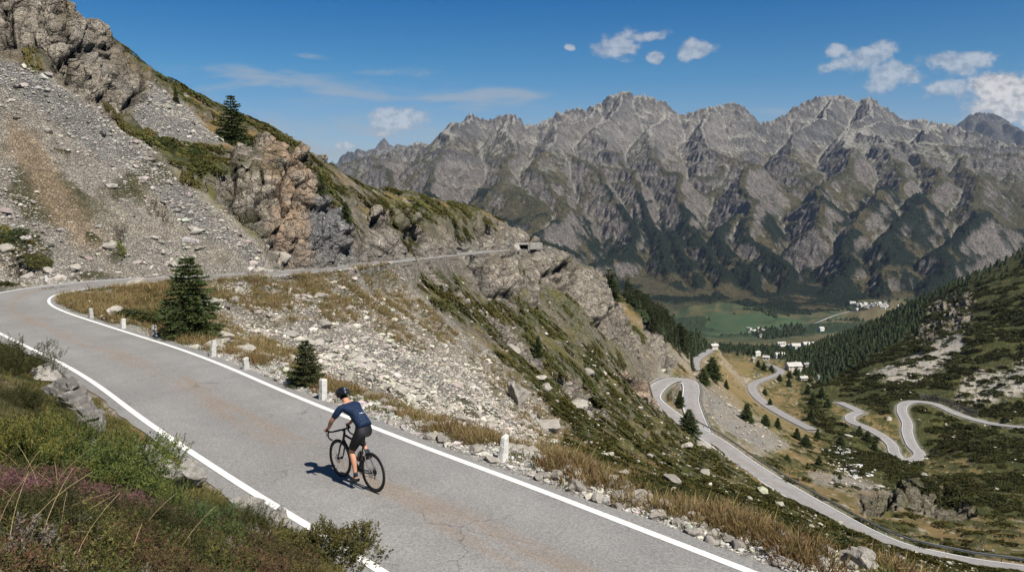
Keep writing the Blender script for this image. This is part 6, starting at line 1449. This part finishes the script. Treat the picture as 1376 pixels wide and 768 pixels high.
# pale hem mark on the jersey back: a short row of small letter strokes
Rj = roty(-math.radians(43)); mk_m = simple('reflective_print', (.75,.78,.82), .5, .4, vary=.05); m = MB()
def jersey_point(x, y):
    bm_v = np.array([v.co[:] for v in jer.data.vertices]); q = bm_v[(np.abs(bm_v[:,1]-y) < .03) & (np.abs(bm_v[:,0]-x) < .04)]; return q[np.argmax(q[:,2])] if len(q) else np.array([x,y,1.25])
c0 = jersey_point(.30,-.015); u_ = np.array([0,-1.0,0]); w_ = unit(jersey_point(.38,-.015)-jersey_point(.22,-.015)); nn = np.cross(u_, w_); nn = nn if nn[2] > 0 else -nn
for k, segs in enumerate((((0,0,0,1),(0,1,.6,.9)),((0,.5,.6,.6),(.6,0,.6,.6),(0,0,.6,0),(0,0,0,.5)),((0,-.4,0,1),(0,1,.6,.8),(.6,.8,.6,.2),(.6,.2,0,0)),((0,0,0,1.4),(0,.8,.6,.8),(.6,.8,.6,0)),((0,.5,.6,.6),(.6,0,.6,.6),(0,0,.6,0),(0,0,0,.5)))):
    for xa, ya, xb, yb in segs:
        s_ = .016; o_ = c0+nn*.006+u_*((k-2)*.0165); m.tube([o_+u_*xa*s_*.9+w_*ya*s_, o_+u_*xb*s_*.9+w_*yb*s_], .0022, 4)
m.build('hem_print', mk_m, rid)
# helmet, strap, glasses, hair
helm = simple('helmet_shell', (.012,.014,.020), .3, .5, vary=.2); hmark = simple('helmet_print', (.50,.56,.62), .4, .5, vary=.1)
Hc = G('skull')*.6+G('brow')*.4+np.array([0,0,.028]); Rh = roty(math.radians(14)); hv=[]; nA2, nB2 = 28, 12
for i in range(nB2+1):
    th = (math.pi*.56)*i/nB2
    for j in range(nA2):
        ph = 2*math.pi*j/nA2; rib = 1+.045*math.cos(ph*7)*math.sin(th)**2; back = 1.12 if math.cos(ph) < 0 else 1.0
        hv.append((.148*back*math.sin(th)*math.cos(ph)*rib, .108*math.sin(th)*math.sin(ph)*rib, .108*math.cos(th)*(1+.02*math.cos(ph*7))))
hv = np.array(hv)@Rh.T; hf = [[i*nA2+j, (i+1)*nA2+j, (i+1)*nA2+(j+1)%nA2, i*nA2+(j+1)%nA2] for i in range(nB2) for j in range(nA2)]
m = MB(); m.add(hv+Hc, hf); m.add((hv[-nA2:]*.90+Hc), [list(range(nA2))]); hme = m.build('helmet', helm, rid, True)
vent = simple('helmet_vent', (.004,.004,.005), .9, .1); m = MB()
for yy in (-.055,-.02,.02,.055):
    for xx in (-.075,-.01,.055):
        th = math.hypot(xx/.150, yy/.109); z = .108*math.sqrt(max(0,1-th*th)); p = np.array([xx, yy, z])@Rh.T+Hc; nrm = unit(np.array([xx/.15**2, yy/.109**2, z/.108**2])@Rh.T); t_ = unit(np.cross(np.array([0,1.0,0]), nrm)); m.ell(p, (.024,.007,.006), np.stack([t_, np.cross(nrm,t_), nrm],1), 10, 6)
m.build('vent', vent, hme, True)
m = MB()
for xx, yy, l_, r_ in ((-.105,.012,.016,.3),(-.118,.03,.014,-.5),(-.108,-.012,.012,1.0),(-.09,-.045,.015,.2),(-.13,.022,.010,1.2)):
    th = min(.97, math.hypot(xx/.166, yy/.109)); z = .108*math.sqrt(max(0,1-th*th)); p = np.array([xx*1.0, yy, z])@Rh.T+Hc; nrm = unit(np.array([xx/.166**2, yy/.109**2, z/.108**2])@Rh.T); t_ = unit(np.cross(np.array([math.sin(r_),math.cos(r_),0]), nrm)); m.ell(p+nrm*.003, (l_*.7,.0055,.004), np.stack([t_, np.cross(nrm,t_), nrm],1), 8, 5)
m.build('shell_print', hmark, hme, True)
m = MB()
for s in (-1,1): m.tube([Hc+[-.02,s*.098,-.03], G('ear'+('l' if s>0 else 'r'))+[.03,s*.004,-.035], G('chin')+[-.02,s*.012,-.018]], .0045, 5)
m.build('strap', sm_, hme, True)
m = MB(); m.ell(G('brow')+np.array([.045,0,-.028]), (.040,.078,.024), None, 14, 8); gl = m.build('glasses', simple('dark_lens', (.012,.012,.014), .15, .6), rid, True)
m = MB(); m.ell(G('skull')+np.array([-.012,0,-.030]), (.070,.073,.042), None, 14, 8); m.build('hair', simple('dark_hair', (.022,.015,.010), .8, .2), rid, True)
log('rider')
HAZE = 1.6e-5
# ================================================================== sky, sun, air, camera
SUN_EL, SUN_AZ = math.radians(53), math.radians(137)      # azimuth clockwise from +Y: behind the camera, to the right
sdir = np.array([math.sin(SUN_AZ)*math.cos(SUN_EL), math.cos(SUN_AZ)*math.cos(SUN_EL), math.sin(SUN_EL)])
w = bpy.data.worlds.new('World'); scene.world = w; w.use_nodes = True
nt = w.node_tree; bg = next(n for n in nt.nodes if n.type == 'BACKGROUND')
sky = nt.nodes.new('ShaderNodeTexSky'); sky.sky_type = 'NISHITA'; sky.sun_disc = False; sky.sun_elevation = SUN_EL; sky.sun_rotation = SUN_AZ
sky.altitude = 2300; sky.air_density = 1.0; sky.dust_density = .6; sky.ozone_density = 3.0
tc = nt.nodes.new('ShaderNodeTexCoord'); sx = nt.nodes.new('ShaderNodeSeparateXYZ'); nt.links.new(tc.outputs['Generated'], sx.inputs[0])
def N_(typ, **k):
    x = nt.nodes.new(typ)
    for a, b in k.items(): setattr(x, a, b)
    return x
def setw(sock, v):
    if isinstance(v, bpy.types.NodeSocket): nt.links.new(v, sock)
    else: sock.default_value = v
def wm(op, a, b=0.0, c=None, clamp=False):
    x = N_('ShaderNodeMath', operation=op, use_clamp=clamp); setw(x.inputs[0], a); setw(x.inputs[1], b)
    if c is not None: setw(x.inputs[2], c)
    return x.outputs[0]
def wmix(f, a, b, mode='MIX'):
    x = N_('ShaderNodeMix', data_type='RGBA', blend_type=mode); setw(x.inputs[0], f); setw(x.inputs[6], a); setw(x.inputs[7], b); return x.outputs[2]
def wr(v, a, b, lo=0.0, hi=1.0):
    x = N_('ShaderNodeMapRange', interpolation_type='SMOOTHSTEP'); setw(x.inputs[0], v); x.inputs[1].default_value = a; x.inputs[2].default_value = b; x.inputs[3].default_value = lo; x.inputs[4].default_value = hi; return x.outputs[0]
cr_ = N_('ShaderNodeValToRGB'); nt.links.new(sx.outputs[2], cr_.inputs[0])       # high-altitude air: deep blue overhead, pale at the horizon
e = cr_.color_ramp.elements; e[0].position = 0.0; e[0].color = (.80,.86,1,1); e[1].position = .22; e[1].color = (.035,.60,1,1)
for p_, c_2 in ((.05,(.72,.86,1,1)),(.13,(.33,.80,1,1)),(.45,(.12,.56,.95,1)),(.8,(.42,.66,.9,1))):
    q_ = e.new(p_); q_.color = c_2
skycol = wmix(1.0, sky.outputs[0], cr_.outputs[0], 'MULTIPLY')
nt.links.new(skycol, bg.inputs[0]); bg.inputs[1].default_value = .053
from mathutils import Vector
sl = bpy.data.lights.new('sun', 'SUN'); sl.energy = 4.9; sl.angle = math.radians(.5); sl.color = (1,.95,.86)
so = bpy.data.objects.new('sun', sl); COL.objects.link(so); so.rotation_euler = Vector(tuple(sdir)).to_track_quat('Z','Y').to_euler(); so.location = (20,-20,60)
cam = bpy.data.cameras.new('camera'); co = bpy.data.objects.new('camera', cam); COL.objects.link(co)
cam.sensor_width = 36; cam.lens = 36*FPX/W0; cam.clip_start = .05; cam.clip_end = 60000
co.rotation_euler = (math.radians(90)-PITCH, 0, 0); scene.camera = co
scene.view_settings.view_transform = 'Standard'; scene.view_settings.look = 'None'; scene.view_settings.exposure = .6; scene.view_settings.gamma = 1
scene.cycles.max_bounces = 5; scene.cycles.diffuse_bounces = 3; scene.cycles.glossy_bounces = 2; scene.cycles.transmission_bounces = 2; scene.cycles.volume_bounces = 0
scene.cycles.use_denoising = True
hz = NT('air'); hz.n.remove(hz.bsdf); pv = hz.node('ShaderNodeVolumePrincipled'); pv.inputs['Color'].default_value = (.55,.72,1,1); pv.inputs['Density'].default_value = HAZE; pv.inputs['Anisotropy'].default_value = .2
hz.link(pv.outputs[0], hz.out.inputs['Volume'])
b_ = MB(); b_.box((800, 6000, 150), (24000, 19000, 2500)); tag(b_.build('haze', hz.m), kind='stuff')

# ------------------------------------------------------------------ clouds in the sky (by direction)
sy = sx.outputs[1]; ca_x = wm('DIVIDE', sx.outputs[0], wm('MAXIMUM', sy, .05)); ca_z = wm('DIVIDE', sx.outputs[2], wm('MAXIMUM', sy, .05))
cv = N_('ShaderNodeCombineXYZ'); setw(cv.inputs[0], ca_x); setw(cv.inputs[1], ca_z)
def wnoise(scale, detail, rough, stretch=(1,1,1), off=(0,0,0), dist=0.0):
    mp = N_('ShaderNodeMapping'); nt.links.new(cv.outputs[0], mp.inputs[0]); mp.inputs['Scale'].default_value = stretch; mp.inputs['Location'].default_value = off
    n = N_('ShaderNodeTexNoise'); n.inputs['Scale'].default_value = scale; n.inputs['Detail'].default_value = detail; n.inputs['Roughness'].default_value = rough; n.inputs['Distortion'].default_value = dist; nt.links.new(mp.outputs[0], n.inputs[0]); return n.outputs[0]
puff = wnoise(26, 8, .62, (1,1.5,1)); puff2 = wnoise(70, 6, .6, (1,1.3,1), (3,1,0)); wisp = wnoise(7, 8, .62, (1,5.5,1), (1.7,.3,0), .6); wisp2 = wnoise(16, 6, .6, (1,4,1), (4,2,0), .4)
def ab(px, py): r_ = ray(px, py); return r_[0]/r_[1], r_[2]/r_[1]
def ellmask(px, py, hx, hy, tilt=0.0):
    a, b = ab(px, py); sx_ = hx/FPX; sy_ = hy/FPX; dx = wm('SUBTRACT', ca_x, a); dz = wm('SUBTRACT', ca_z, b); c, s = math.cos(tilt), math.sin(tilt)
    u = wm('ADD', wm('MULTIPLY', dx, c/sx_), wm('MULTIPLY', dz, s/sx_)); v = wm('ADD', wm('MULTIPLY', dx, -s/sy_), wm('MULTIPLY', dz, c/sy_))
    return wm('SUBTRACT', 1, wm('SQRT', wm('ADD', wm('MULTIPLY', u, u), wm('MULTIPLY', v, v))))      # 1 at the centre, 0 at the rim
def union(l):
    o = l[0]
    for q in l[1:]: o = wm('MAXIMUM', o, q)
    return o
cum = union([ellmask(833,62,36,20,.25), ellmask(870,50,34,10,.2), ellmask(880,76,12,10), ellmask(936,67,30,14,.1), ellmask(765,64,10,6), ellmask(1160,80,56,17,.22), ellmask(1123,69,18,10,.1), ellmask(1203,98,42,26,.2), ellmask(1295,83,58,18,.12), ellmask(1266,118,34,13,.1), ellmask(1372,132,88,42,.1), ellmask(1330,118,34,26,.3), ellmask(1420,150,80,50), ellmask(536,162,48,20,.15), ellmask(462,196,14,6)])
dens = wm('ADD', wm('ADD', cum, .27), wm('MULTIPLY', wm('SUBTRACT', puff, .5), 2.5)); dens = wm('ADD', dens, wm('MULTIPLY', wm('SUBTRACT', puff2, .5), .45))
calpha = wm('MULTIPLY', wr(dens, .22, .72), wr(cum, -.5, -.05)); 
big_c = union([ellmask(1372,132,92,46,.1), ellmask(1330,118,36,28,.3)]); calpha = wm('MULTIPLY', calpha, wm('MULTIPLY_ADD', wr(big_c,0,.4), .42, .58))
ccol = wmix(wr(puff2, .3, .6), (4.6,4.8,5.2,1), (9.0,8.8,8.6,1)); ccol = wmix(wr(dens, .2, 1.0), (4.6,4.9,5.4,1), ccol)
cir = union([ellmask(400,116,300,30,-.04), ellmask(640,133,230,20,-.05), ellmask(520,98,80,10), ellmask(420,76,40,6,-.1), ellmask(1030,153,70,9), ellmask(760,140,70,10), ellmask(1170,155,90,8), ellmask(400,185,300,40)])
calph2 = wm('MULTIPLY', wr(wm('ADD', wm('MULTIPLY', wr(cir,0,.8), .42), wm('MULTIPLY', wm('SUBTRACT', wisp, .5), 3.0)), .0, .75), wr(cir, 0, .35)); calph2 = wm('MULTIPLY', calph2, wm('MULTIPLY_ADD', wisp2, .7, .25))
hzn = wr(ca_z, .0, .13, .38, .0)
front = wr(sy, .05, .2)
s1_ = wmix(wm('MULTIPLY', hzn, front), skycol, (4.4,5.2,5.9,1)); s2_ = wmix(wm('MULTIPLY', wm('MULTIPLY', calph2, 1.0), front), s1_, (5.0,5.5,6.0,1)); s3_ = wmix(wm('MULTIPLY', calpha, front), s2_, ccol)
nt.links.new(s3_, bg.inputs[0])
log('done')
